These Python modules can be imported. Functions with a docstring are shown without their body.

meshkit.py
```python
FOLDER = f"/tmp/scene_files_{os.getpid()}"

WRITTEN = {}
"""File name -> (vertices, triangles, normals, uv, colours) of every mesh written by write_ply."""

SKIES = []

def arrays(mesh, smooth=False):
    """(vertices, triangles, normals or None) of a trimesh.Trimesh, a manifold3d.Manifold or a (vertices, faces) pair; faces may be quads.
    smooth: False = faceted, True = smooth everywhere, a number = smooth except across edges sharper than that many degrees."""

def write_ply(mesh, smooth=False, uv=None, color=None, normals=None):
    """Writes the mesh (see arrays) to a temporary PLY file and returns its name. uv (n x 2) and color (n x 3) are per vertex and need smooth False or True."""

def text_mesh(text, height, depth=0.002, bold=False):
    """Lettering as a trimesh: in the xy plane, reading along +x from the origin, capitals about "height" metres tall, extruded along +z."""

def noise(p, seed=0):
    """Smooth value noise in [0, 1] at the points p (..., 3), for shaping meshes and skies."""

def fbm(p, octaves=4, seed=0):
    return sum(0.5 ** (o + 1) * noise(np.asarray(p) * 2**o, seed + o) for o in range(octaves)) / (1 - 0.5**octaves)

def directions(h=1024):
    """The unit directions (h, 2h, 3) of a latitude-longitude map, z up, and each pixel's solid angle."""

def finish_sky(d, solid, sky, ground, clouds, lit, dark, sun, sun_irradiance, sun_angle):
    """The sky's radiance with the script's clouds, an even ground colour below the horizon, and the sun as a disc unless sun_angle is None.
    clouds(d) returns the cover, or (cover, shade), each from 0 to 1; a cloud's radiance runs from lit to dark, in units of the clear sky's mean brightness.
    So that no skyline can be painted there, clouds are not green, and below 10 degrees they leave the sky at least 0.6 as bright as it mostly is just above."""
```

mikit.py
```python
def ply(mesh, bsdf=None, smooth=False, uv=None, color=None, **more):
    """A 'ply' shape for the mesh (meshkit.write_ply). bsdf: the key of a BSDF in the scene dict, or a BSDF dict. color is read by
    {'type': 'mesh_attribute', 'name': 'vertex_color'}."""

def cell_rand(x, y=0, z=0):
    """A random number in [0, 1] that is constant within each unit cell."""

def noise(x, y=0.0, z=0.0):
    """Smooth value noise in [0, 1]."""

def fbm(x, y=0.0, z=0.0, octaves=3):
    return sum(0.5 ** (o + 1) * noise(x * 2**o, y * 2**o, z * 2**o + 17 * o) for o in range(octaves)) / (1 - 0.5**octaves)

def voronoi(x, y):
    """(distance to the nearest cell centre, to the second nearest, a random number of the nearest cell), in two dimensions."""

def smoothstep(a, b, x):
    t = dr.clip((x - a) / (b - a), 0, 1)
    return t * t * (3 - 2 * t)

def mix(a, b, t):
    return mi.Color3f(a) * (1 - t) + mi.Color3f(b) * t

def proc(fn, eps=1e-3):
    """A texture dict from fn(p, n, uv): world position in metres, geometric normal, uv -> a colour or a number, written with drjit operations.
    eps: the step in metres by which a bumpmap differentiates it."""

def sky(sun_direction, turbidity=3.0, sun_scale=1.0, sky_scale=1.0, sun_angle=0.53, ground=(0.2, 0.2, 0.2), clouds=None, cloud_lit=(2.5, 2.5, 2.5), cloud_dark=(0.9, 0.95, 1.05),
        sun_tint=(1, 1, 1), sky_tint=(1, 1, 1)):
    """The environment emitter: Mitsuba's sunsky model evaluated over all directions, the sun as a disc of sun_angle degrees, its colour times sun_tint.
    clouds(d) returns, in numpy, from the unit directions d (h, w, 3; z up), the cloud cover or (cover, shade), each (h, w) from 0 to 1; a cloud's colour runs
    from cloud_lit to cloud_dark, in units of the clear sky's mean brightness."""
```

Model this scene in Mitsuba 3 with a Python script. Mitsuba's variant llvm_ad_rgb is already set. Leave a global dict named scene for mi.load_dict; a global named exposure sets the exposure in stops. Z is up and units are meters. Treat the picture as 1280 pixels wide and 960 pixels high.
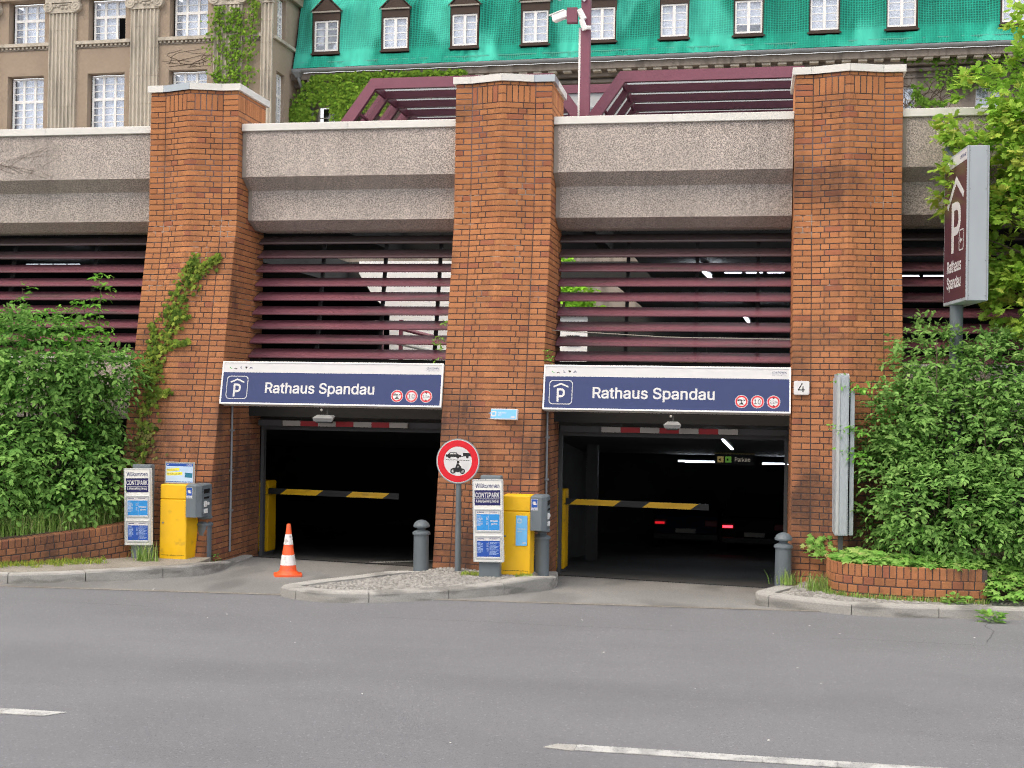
import math, random
import numpy as np, trimesh, drjit as dr, mitsuba as mi, mikit, meshkit
from shapely.geometry import Polygon, MultiPolygon, LineString, Point, box as sbox
from shapely.ops import unary_union
from shapely import affinity

T = mi.ScalarTransform4f
scene, labels = {}, {}
rng = np.random.default_rng(7)
random.seed(7)

# ------------------------------------------------------------------ camera, sky, exposure
CAM = np.array([3.46, -18.872, 2.5])
FWD = np.array([-0.18033, 0.98357, 0.008788])
UP = np.array([-0.0138, -0.0114, 1.0])
scene['camera'] = {'type': 'perspective', 'fov': 42.4, 'fov_axis': 'x', 'near_clip': 0.1, 'far_clip': 1000.0,
                   'to_world': T().look_at(origin=CAM.tolist(), target=(CAM + FWD).tolist(), up=UP.tolist())}
scene['sky'] = mikit.sky([-0.35, -0.55, 0.76], turbidity=4, sun_scale=0.22, sun_angle=35, sky_scale=1.0,
                         clouds=lambda d: (np.ones(d.shape[:2]), np.clip(0.55 * meshkit.fbm(d * 3.0, 4, 3) - 0.1, 0, 1)),
                         cloud_lit=(2.3, 2.3, 2.35), cloud_dark=(1.2, 1.25, 1.35))
exposure = 2.75

# ------------------------------------------------------------------ helpers
_count = {}
def numbered(key):
    if key not in _count:
        _count[key] = 0
        return key
    _count[key] += 1
    return f'{key}_{_count[key]:03d}'

def add(name, mesh, mat, parent=None, smooth=False, **kw):
    key = numbered((parent + '__' if parent else '') + name)
    scene[key] = mikit.ply(mesh, mat, smooth, **kw)
    return key

def thing(name, label, cat, group=None):
    key = numbered(name)
    tag(key, label, cat, group)
    return key

def tag(key, label=None, cat=None, group=None, kind=None):
    d = labels.setdefault(key, {})
    for k, v in (('label', label), ('category', cat), ('group', group), ('kind', kind)):
        if v: d[k] = v
    return key

def part(name, parent):          # a part that has only sub-parts: a key prefix
    return numbered(parent + '__' + name)

def bx(x0, x1, y0, y1, z0, z1):
    m = trimesh.creation.box(extents=(x1 - x0, y1 - y0, z1 - z0))
    m.apply_translation(((x0 + x1) / 2, (y0 + y1) / 2, (z0 + z1) / 2))
    return m

def cbx(x0, x1, y0, y1, z0, z1, c=0.01):
    """box with chamfered edges"""
    v = []
    for sx in (0, 1):
        for sy in (0, 1):
            for sz in (0, 1):
                X, Y, Z = (x0, x1)[sx], (y0, y1)[sy], (z0, z1)[sz]
                dx, dy, dz = (c, -c)[sx], (c, -c)[sy], (c, -c)[sz]
                v += [(X, Y + dy, Z + dz), (X + dx, Y, Z + dz), (X + dx, Y + dy, Z)]
    return trimesh.convex.convex_hull(np.array(v))

def cat(*ms):
    flat = []
    for m in ms: flat += list(m) if isinstance(m, (list, tuple)) else [m]
    return trimesh.util.concatenate(flat)

def tube(pts, r, n=8):
    p = np.asarray(pts, float)
    t = np.gradient(p, axis=0); t /= np.linalg.norm(t, axis=1, keepdims=True) + 1e-12
    ref = np.where(np.abs(t[:, 2:]) < 0.9, [[0, 0, 1.0]], [[1.0, 0, 0]])
    a = np.cross(t, ref); a /= np.linalg.norm(a, axis=1, keepdims=True) + 1e-12
    b = np.cross(t, a)
    rr = np.broadcast_to(r, (len(p),))
    ang = np.arange(n) * 2 * np.pi / n
    v = p[:, None] + rr[:, None, None] * (np.cos(ang)[None, :, None] * a[:, None] + np.sin(ang)[None, :, None] * b[:, None])
    v = np.vstack([v.reshape(-1, 3), p[:1], p[-1:]])
    f = []
    for i in range(len(p) - 1):
        for j in range(n):
            k = (j + 1) % n
            f += [(i * n + j, i * n + k, (i + 1) * n + k), (i * n + j, (i + 1) * n + k, (i + 1) * n + j)]
    e = len(p) * n
    for j in range(n):
        k = (j + 1) % n
        f += [(e, k, j), (e + 1, (len(p) - 1) * n + j, (len(p) - 1) * n + k)]
    m = trimesh.Trimesh(v, np.array(f), process=False)
    return m

def lathe(prof, n=32, at=(0, 0, 0)):
    m = trimesh.creation.revolve(np.array(prof, float), sections=n)
    m.apply_translation(at)
    return m

class Frame:
    """local (u, v, h): u to the right, v up, h out of the surface"""
    def __init__(s, o, U, V):
        s.o = np.asarray(o, float); s.U = np.asarray(U, float) / np.linalg.norm(U)
        V = np.asarray(V, float); V = V - s.U * (V @ s.U); s.V = V / np.linalg.norm(V); s.N = np.cross(s.U, s.V)
    def pt(s, p):
        p = np.asarray(p, float)
        return s.o + p[..., :1] * s.U + p[..., 1:2] * s.V + p[..., 2:3] * s.N
    def m(s, mesh):
        return trimesh.Trimesh(s.pt(np.array(mesh.vertices)), np.array(mesh.faces), process=False)
    def sub(s, u, v, h=0): return Frame(s.pt(np.array([u, v, h])), s.U, s.V)

def ext(poly, h0, h1):
    gs = [g for g in getattr(poly, 'geoms', [poly]) if g.geom_type == 'Polygon' and g.area > 1e-9]
    out = []
    for g in gs:
        m = trimesh.creation.extrude_polygon(g, h1 - h0, engine='earcut')
        m.apply_translation((0, 0, h0)); out.append(m)
    return trimesh.util.concatenate(out)

def text(s, height, u=0, v=0, h=0, bold=False, align='l', width=None, depth=0.001):
    m = meshkit.text_mesh(s, height, depth, bold)
    if width: m.apply_scale((width / m.extents[0], 1, 1))
    x0, x1 = m.bounds[0][0], m.bounds[1][0]
    m.apply_translation((u - {'l': x0, 'c': (x0 + x1) / 2, 'r': x1}[align], v, h))
    return m

def rrect(x0, y0, x1, y1, r): return sbox(x0 + r, y0 + r, x1 - r, y1 - r).buffer(r, quad_segs=5)
def ring(x, y, r0, r1): return Point(x, y).buffer(r1, quad_segs=12).difference(Point(x, y).buffer(r0, quad_segs=12))

def lin(r, g, b):
    return [((x / 255 + 0.055) / 1.055) ** 2.4 if x > 10 else x / 255 / 12.92 for x in (r, g, b)]

def plain(name, rgb, rough=0.6, metallic=0.0, spec=0.4, **kw):
    col = {'type': 'rgb', 'value': list(rgb)} if not isinstance(rgb, dict) else rgb
    scene[name] = {'type': 'twosided', 'bsdf': {'type': 'principled', 'base_color': col, 'roughness': rough, 'metallic': metallic, 'specular': spec, **kw}}
    return name

def proc(fn, eps=1e-3): return mikit.proc(fn, eps)
N, FBM, SS, MIX = mikit.noise, mikit.fbm, mikit.smoothstep, mikit.mix

# ------------------------------------------------------------------ materials
def _asphalt(p, n, uv):
    base = 0.147 + 0.022 * (FBM(p.x * 0.5, p.y * 0.9, 3.0) - 0.5) + 0.010 * (FBM(p.x * 0.12, p.y * 1.3, 9.0) - 0.5)
    g = mikit.cell_rand(p.x * 62, p.y * 62, 0); g2 = N(p.x * 140, p.y * 140)
    base = base * (0.87 + 0.26 * g2)
    base = base + dr.select(g > 0.975, 0.04 * g, 0.0) - dr.select(g < 0.03, 0.02, 0.0)
    base = base * (1 - 0.03 * SS(0.5, 0.1, dr.abs(p.y + 7.6)) - 0.02 * SS(0.5, 0.1, dr.abs(p.y + 5.7)) - 0.05 * SS(0.45, 0.7, FBM(p.x * 0.9, p.y * 2.0, 12.0)))
    base = base * (1 - 0.35 * SS(0.012, 0.004, dr.abs(p.y + 4.55 + 0.05 * N(p.x * 1.5, 3.0) + 0.01 * N(p.x * 9, 1.0))) * SS(0.35, 0.5, N(p.x * 0.8, 8.0)))
    c = SS(0.012, 0.0, dr.abs(p.x - 6.15 - 0.35 * (p.y + 3) * 0.5 - 0.1 * (N(p.y * 3.0, 1.0) - 0.5))) * SS(-4.6, -4.2, p.y)
    base = base * (1 - 0.55 * c)
    return mi.Color3f(base * 0.975, base * 0.98, base * 1.05)
def _drive(p, n, uv):
    base = 0.175 + 0.06 * (FBM(p.x * 0.8, p.y * 0.8, 1.0) - 0.5)
    dirt = SS(0.5, 0.75, FBM(p.x * 1.7, p.y * 0.7, 5.0))
    base = base * (0.85 + 0.3 * N(p.x * 110, p.y * 110)) * (1 - 0.25 * dirt)
    return mi.Color3f(base * 1.01, base, base * 0.98)
def _darkfloor(p, n, uv):
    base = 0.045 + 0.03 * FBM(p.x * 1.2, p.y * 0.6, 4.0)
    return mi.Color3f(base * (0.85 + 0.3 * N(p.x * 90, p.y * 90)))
def _kerb(p, n, uv):
    base = 0.31 + 0.12 * (FBM(p.x * 3, p.y * 3, p.z * 3) - 0.5)
    base = base * (0.75 + 0.5 * N(p.x * 130, p.y * 130, p.z * 130))
    d = SS(0.5, 0.72, FBM(p.x * 2.3, p.y * 2.3, p.z * 9 + 4))
    base = base * (1 - 0.4 * d)
    return mi.Color3f(base * 1.0, base * 0.98, base * 0.93)
def _dirtground(p, n, uv):
    f = FBM(p.x * 3, p.y * 3, 2.0, 4)
    return MIX((0.16, 0.14, 0.115), (0.26, 0.24, 0.21), f) * (0.7 + 0.6 * N(p.x * 90, p.y * 90))
def _soil(p, n, uv):
    return MIX((0.05, 0.038, 0.025), (0.10, 0.08, 0.055), FBM(p.x * 5, p.y * 5, 2.0)) * (0.7 + 0.6 * N(p.x * 70, p.y * 70))
def _aggregate(p, n, uv):
    q = p.x + p.y * 0.37
    a = N(q * 125, p.z * 125, p.y * 125); b = mikit.cell_rand(q * 62, p.z * 62, p.y * 40)
    v = 0.42 + 0.62 * SS(0.20, 0.80, a)
    v = v * (0.80 + 0.4 * b)
    st = FBM(q * 0.9, p.z * 2.5, 1.0)
    run = FBM(q * 5.0, p.z * 0.35, 7.0); drip = SS(0.58, 0.75, FBM(q * 9.0, p.z * 0.25, 3.0)) * SS(0.35, 0.6, N(q * 1.3, 2.0))
    v = v * (0.84 + 0.22 * st) * (0.88 + 0.2 * run) * (1 - 0.11 * drip)
    return mi.Color3f(0.55 * v, 0.485 * v, 0.445 * v)
def _aggbump(p, n, uv):
    return N((p.x + p.y * 0.37) * 82, p.z * 82, p.y * 82)
def _plainconc(p, n, uv):
    v = 0.75 + 0.35 * FBM(p.x * 4, p.y * 4, p.z * 4)
    return mi.Color3f(0.33 * v, 0.30 * v, 0.265 * v)
def _brickdirt(p, n, uv):
    a = FBM(p.x * 1.1 + 3, p.y * 1.1, p.z * 0.9 + 11, 4)
    low = SS(3.9, 1.0, p.z)
    patch = SS(0.60 - 0.22 * low, 0.82 - 0.17 * low, a)
    fine = N(p.x * 95, p.y * 95, p.z * 95)
    streak = SS(0.5, 0.8, FBM(p.x * 7, p.y * 7, p.z * 0.5 + 2)) * 0.30
    return dr.clip(0.05 + 0.20 * fine + 0.62 * patch * (0.6 + 0.4 * N(p.x * 22, p.y * 22, p.z * 30)) + streak * (0.6 + 0.5 * low) + 0.03 * low, 0, 0.9)
def _mortar(p, n, uv):
    f = FBM(p.x * 2, p.y * 2, p.z * 2.0)
    eff = SS(0.55, 0.7, FBM(p.x * 2.7 + 5, p.y * 2, p.z * 2.2)) * SS(3.6, 4.2, p.z) * SS(6.3, 5.2, p.z) * SS(0.35, 0.6, N(p.x * 24, p.z * 24))
    g = SS(0.4, 0.65, FBM(p.x * 3.1, p.z * 3.1, 8.0)) * SS(5.0, 6.0, p.z)
    c = MIX((0.050, 0.040, 0.040), (0.085, 0.068, 0.068), f)
    c = MIX(c, (0.17, 0.155, 0.18), g * 0.7)
    return MIX(c, (0.34, 0.30, 0.27), eff)
def _stucco(p, n, uv):
    f = FBM(p.x * 0.5, p.y * 0.5, p.z * 0.5, 4); st = FBM(p.x * 1.6, p.y * 1.6, p.z * 0.16)
    v = 0.80 + 0.22 * f + 0.16 * (st - 0.5)
    v = v * (0.94 + 0.12 * N(p.x * 9, p.y * 9, p.z * 9))
    return mi.Color3f(0.355 * v, 0.285 * v, 0.222 * v)
def _sandstone(p, n, uv):
    f = FBM(p.x * 1.2, p.y * 1.2, p.z * 0.8, 4); st = SS(0.45, 0.75, FBM(p.x * 4.5, p.y * 4.5, p.z * 0.5))
    v = 0.78 + 0.35 * f - 0.28 * st
    return mi.Color3f(0.52 * v, 0.475 * v, 0.405 * v)
def _greystone(p, n, uv):
    f = FBM(p.x * 0.9, p.y * 0.9, p.z * 1.6, 4); st = SS(0.42, 0.7, FBM(p.x * 3.0, p.y * 3.0, p.z * 0.5))
    v = 0.7 + 0.5 * f - 0.35 * st
    return mi.Color3f(0.27 * v, 0.235 * v, 0.205 * v)
def _net(p, n, uv):
    a, b = uv.x / 0.125, uv.y / 0.125
    fa, fb = dr.abs(a - dr.floor(a) - 0.5), dr.abs(b - dr.floor(b) - 0.5)
    hole = SS(0.44, 0.30, fa) * SS(0.44, 0.30, fb)
    dbl = SS(0.52, 0.66, FBM(uv.x * 0.45, uv.y * 0.22, 4.0))
    low = SS(20.45, 20.15, uv.y + 0.35 * (FBM(uv.x * 0.35, 1.0) - 0.5))
    k = dr.clip(hole * (0.85 - 0.45 * dbl - 0.5 * low), 0, 1)
    lum = 0.85 + 0.3 * FBM(uv.x * 1.2, uv.y * 1.2, 3.0)
    fold = FBM(uv.x * 2.6, uv.y * 0.5, 6.0)
    lum = lum * (0.78 + 0.44 * fold)
    return MIX(MIX((0.018, 0.33, 0.235), (0.06, 0.47, 0.36), dbl), (0.012, 0.085, 0.07), k) * lum
def _rooftile(p, n, uv):
    v = 0.7 + 0.6 * FBM(p.x * 2, p.y * 2, p.z * 2)
    return mi.Color3f(0.05 * v, 0.06 * v, 0.055 * v)
def _purple(p, n, uv):
    v = 0.8 + 0.35 * FBM(p.x * 1.3, p.y * 4, p.z * 4); d = SS(0.5, 0.75, FBM(p.x * 0.9, p.y * 7, p.z * 7))
    top = SS(4.2, 4.95, p.z + 0.3 * (FBM(p.x * 0.7, 2.0) - 0.5))  # upper slats greyer: dust plus the beam overhang's shade, put into the colour
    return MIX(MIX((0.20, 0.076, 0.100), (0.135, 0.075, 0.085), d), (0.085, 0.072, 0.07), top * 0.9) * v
def _frame(p, n, uv):
    v = 0.86 + 0.2 * FBM(p.x * 2, p.y * 2, p.z * 2)
    return mi.Color3f(0.185 * v, 0.056 * v, 0.090 * v)
def _yellow(p, n, uv):
    s = SS(0.66, 0.78, FBM(p.x * 9, p.y * 9, p.z * 9)); low = SS(0.45, 0.7, FBM(p.x * 4, p.y * 4, p.z * 1.5))
    return MIX((0.80, 0.47, 0.006), (0.5, 0.30, 0.03), s * 0.5 + low * 0.15)
def _greypaint(p, n, uv):
    v = 0.85 + 0.3 * FBM(p.x * 6, p.y * 6, p.z * 3)
    return mi.Color3f(0.12 * v, 0.145 * v, 0.165 * v)
def _alu(p, n, uv):
    v = 0.9 + 0.2 * FBM(p.x * 5, p.y * 5, p.z * 0.8)
    return mi.Color3f(0.34 * v, 0.38 * v, 0.415 * v)
def _mark(p, n, uv):
    w = SS(0.40, 0.62, FBM(p.x * 9, p.y * 9, 2.0, 4)); g = N(p.x * 120, p.y * 120)
    return MIX((0.42, 0.42, 0.41), (0.15, 0.15, 0.155), dr.clip(w * 0.45 + 0.35 * SS(0.62, 0.8, g), 0, 1))
def _log(p, n, uv):
    return MIX((0.12, 0.09, 0.06), (0.25, 0.20, 0.15), FBM(p.x * 4, p.y * 30, p.z * 30))
def _orange(p, n, uv):
    s = SS(0.55, 0.75, FBM(p.x * 11, p.y * 11, p.z * 11))
    return MIX((0.86, 0.115, 0.03), (0.6, 0.12, 0.06), s)
def _conewhite(p, n, uv):
    s = SS(0.6, 0.75, FBM(p.x * 16, p.y * 16, p.z * 16))
    return MIX((0.74, 0.72, 0.72), (0.42, 0.38, 0.38), s)
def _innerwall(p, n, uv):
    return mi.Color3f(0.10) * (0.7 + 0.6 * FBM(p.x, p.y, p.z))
def _shadedwall(p, n, uv):  # inner wall copy, darkened: shade of the upper level put into the colour
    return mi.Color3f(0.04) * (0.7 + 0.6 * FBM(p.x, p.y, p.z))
def _cap(p, n, uv):
    v = 0.9 + 0.2 * FBM(p.x * 1.3, p.y * 1.3, p.z * 8)
    return mi.Color3f(0.66 * v, 0.65 * v, 0.62 * v)

for nm, fn, ro in (('asphalt', _asphalt, .85), ('drive_asphalt', _drive, .85), ('dark_floor', _darkfloor, .8), ('kerb_stone', _kerb, .8), ('dirt_ground', _dirtground, .95), ('soil', _soil, .95),
                   ('plain_concrete', _plainconc, .85), ('mortar', _mortar, .95), ('stucco', _stucco, .9), ('sandstone', _sandstone, .85), ('greystone', _greystone, .85),
                   ('roof_tile', _rooftile, .7), ('safety_green', _net, .95), ('log_wood', _log, .9), ('inner_wall', _innerwall, .9), ('shaded_concrete', _shadedwall, .9), ('mark_paint', _mark, .7)):
    plain(nm, proc(fn), ro, spec=.25)
plain('curtain', proc(lambda p, n, uv: mi.Color3f(.62, .68, .78) * (0.75 + 0.4 * FBM(p.x * 0.45, p.y * .3, p.z * 0.4))), .8)  # pale blue also carries the sky reflected in the panes
plain('slat_paint', proc(_purple), .42, spec=.5)
plain('frame_paint', proc(_frame), .4, spec=.5)
plain('yellow_paint', proc(_yellow), .38, spec=.5)
plain('grey_paint', proc(_greypaint), .5, spec=.5)
plain('aluminium', proc(_alu), .45, .0, spec=.4)
plain('cap_metal', proc(_cap), .45, .1, spec=.5)
plain('cone_orange', proc(_orange), .45, spec=.5)
plain('cone_white', proc(_conewhite), .4, spec=.5)
plain('zinc', (.25, .27, .285), .45, .25)
plain('netted_grey', (.12, .40, .34), .6)
plain('cap_grey', (.40, .44, .47), .35, .6)
agg = {'type': 'principled', 'base_color': proc(_aggregate), 'roughness': .85, 'specular': .3}
scene['aggregate'] = {'type': 'twosided', 'bsdf': {'type': 'bumpmap', 'arbitrary': proc(_aggbump, 2e-3), 'scale': 0.003, 'bsdf': agg}}
vcol = {'type': 'mesh_attribute', 'name': 'vertex_color'}
scene['brick'] = {'type': 'twosided', 'bsdf': {'type': 'blendbsdf', 'weight': proc(_brickdirt),
    'bsdf_0': {'type': 'principled', 'base_color': vcol, 'roughness': .8, 'specular': .3},
    'bsdf_1': {'type': 'principled', 'base_color': {'type': 'rgb', 'value': [.085, .048, .036]}, 'roughness': .9, 'specular': .2}}}
scene['leaf'] = {'type': 'principledthin', 'base_color': vcol, 'roughness': .36, 'spec_trans': 0.0, 'diff_trans': 0.7, 'eta': 1.5}
scene['stone_piece'] = {'type': 'twosided', 'bsdf': {'type': 'principled', 'base_color': vcol, 'roughness': .85, 'specular': .3}}
scene['frosted'] = {'type': 'principledthin', 'base_color': {'type': 'rgb', 'value': [.46, .49, .51]}, 'roughness': .3, 'spec_trans': 0.0, 'diff_trans': 1.2, 'eta': 1.5}
scene['glass'] = {'type': 'mask', 'opacity': .22, 'bsdf': {'type': 'twosided', 'bsdf': {'type': 'roughconductor', 'material': 'none', 'alpha': .03, 'specular_reflectance': {'type': 'rgb', 'value': [.85, .9, 1.0]}}}}
for nm, rgb, ro in (('white_paint', (.78, .78, .78), .35), ('offwhite', (.70, .70, .68), .45), ('print_white', (.60, .60, .615), .4), ('sign_blue', (.028, .043, .14), .25),
                    ('print_navy', (.013, .012, .085), .35), ('print_sky', (.03, .25, .62), .35), ('print_mid', (.02, .075, .36), .35), ('light_blue', (.17, .47, .80), .35),
                    ('print_red', (.62, .012, .025), .35), ('print_black', (.012, .012, .014), .5), ('dark_text', (.06, .07, .16), .5), ('print_yellow', (.80, .72, .07), .5),
                    ('teal', (.02, .16, .26), .4), ('dark_metal', (.02, .02, .022), .5), ('dim_grey', (.07, .072, .075), .6), ('brown_wood', (.05, .032, .025), .7),
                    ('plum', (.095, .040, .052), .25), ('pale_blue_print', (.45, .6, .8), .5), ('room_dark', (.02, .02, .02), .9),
                    ('bright_wall', (.82, .82, .82), .7), ('tyre', (.015, .015, .015), .8), ('car_black', (.006, .006, .008), .15), ('car_blue', (.012, .016, .03), .15),
                    ('bark', (.10, .075, .055), .9), ('green_print', (.05, .35, .08), .5), ('signal_green', (.15, .42, .05), .5), ('amber_print', (.33, .27, .10), .5), ('warm_grey', (.30, .28, .25), .6),
                    ('bar_white', (.42, .40, .37), .5), ('bar_red', (.36, .015, .022), .5), ('light_grey_paint', (.42, .44, .45), .5), ('dark_red', (.12, .004, .008), .3)):
    plain(nm, rgb, ro)

# ------------------------------------------------------------------ bricks
def brick(stations, za, zb, f, proud=0.008, ch=0.004, back=-0.02):
    """one brick on a surface f(u, z, d); stations are its u positions (3 where it wraps an edge)"""
    u = np.array(stations, float); k = len(u)
    ui = u.copy(); ui[0] += ch; ui[-1] -= ch
    U = np.concatenate([ui, ui, u, u, u, u]); Z = np.repeat([za + ch, zb - ch, za, zb, za, zb], k)
    Dd = np.repeat([proud, proud, proud - ch, proud - ch, back, back], k)
    v = f(U, Z, Dd)
    F = []
    def quad(a, b, c, d): F.extend([(a, b, c), (a, c, d)])
    fi = lambda lay, i: lay * k + i
    for i in range(k - 1):
        quad(fi(0, i), fi(0, i + 1), fi(1, i + 1), fi(1, i))
        quad(fi(2, i), fi(2, i + 1), fi(0, i + 1), fi(0, i))
        quad(fi(1, i), fi(1, i + 1), fi(3, i + 1), fi(3, i))
        quad(fi(4, i), fi(4, i + 1), fi(2, i + 1), fi(2, i))
        quad(fi(3, i), fi(3, i + 1), fi(5, i + 1), fi(5, i))
    e = k - 1
    quad(fi(2, 0), fi(0, 0), fi(1, 0), fi(3, 0)); quad(fi(0, e), fi(2, e), fi(3, e), fi(1, e))
    quad(fi(4, 0), fi(2, 0), fi(3, 0), fi(5, 0)); quad(fi(2, e), fi(4, e), fi(5, e), fi(3, e))
    return v, np.array(F)

def tone(z=6.0, rs=rng):
    l = np.clip(rs.normal(1.0, 0.065), .82, 1.16)
    h = rs.random()
    c = np.array([.45, .187, .076]) if h < .66 else np.array([.415, .166, .069]) if h < .94 else np.array([.345, .124, .064])
    low = np.clip((4.6 - z) / 2.6, 0, 1)
    c = c * (1 - low) + c * np.array([.86, .88, 1.0]) * low
    return np.clip(c * l, .02, .8)

def joined(pieces):
    vs, fs, cs, n = [], [], [], 0
    for v, f, c in pieces:
        vs.append(v); fs.append(f + n); n += len(v)
        cs.append(np.broadcast_to(c, (len(v), 3)) if np.ndim(c) == 1 else c)
    return np.vstack(vs), np.vstack(fs), np.vstack(cs)

def emit_pieces(name, rest_name, parent, pieces, mat, limit=300, score=None):
    """the largest pieces as parts of their own, the rest as one part of kind stuff"""
    order = np.argsort(-np.asarray(score)) if score is not None else np.arange(len(pieces))
    chosen = set(order[:limit].tolist())
    for i in order[:limit]:
        v, f, c = pieces[i]
        add(name, (v, f), mat, parent, color=np.broadcast_to(c, (len(v), 3)))
    rest = [pieces[i] for i in range(len(pieces)) if i not in chosen]
    if rest:
        v, f, c = joined(rest)
        k = add(rest_name, (v, f), mat, parent, color=c)
        tag(k, kind='stuff')

ZT, ZB, KB, COURSE = 7.05, 5.05, 0.2, 0.0833
def bat(z): return -KB * np.maximum(0, ZB - np.asarray(z, float))

garage = thing('parking_garage', 'red brick and washed concrete parking garage with two drive-in entrances', 'building')

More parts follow.
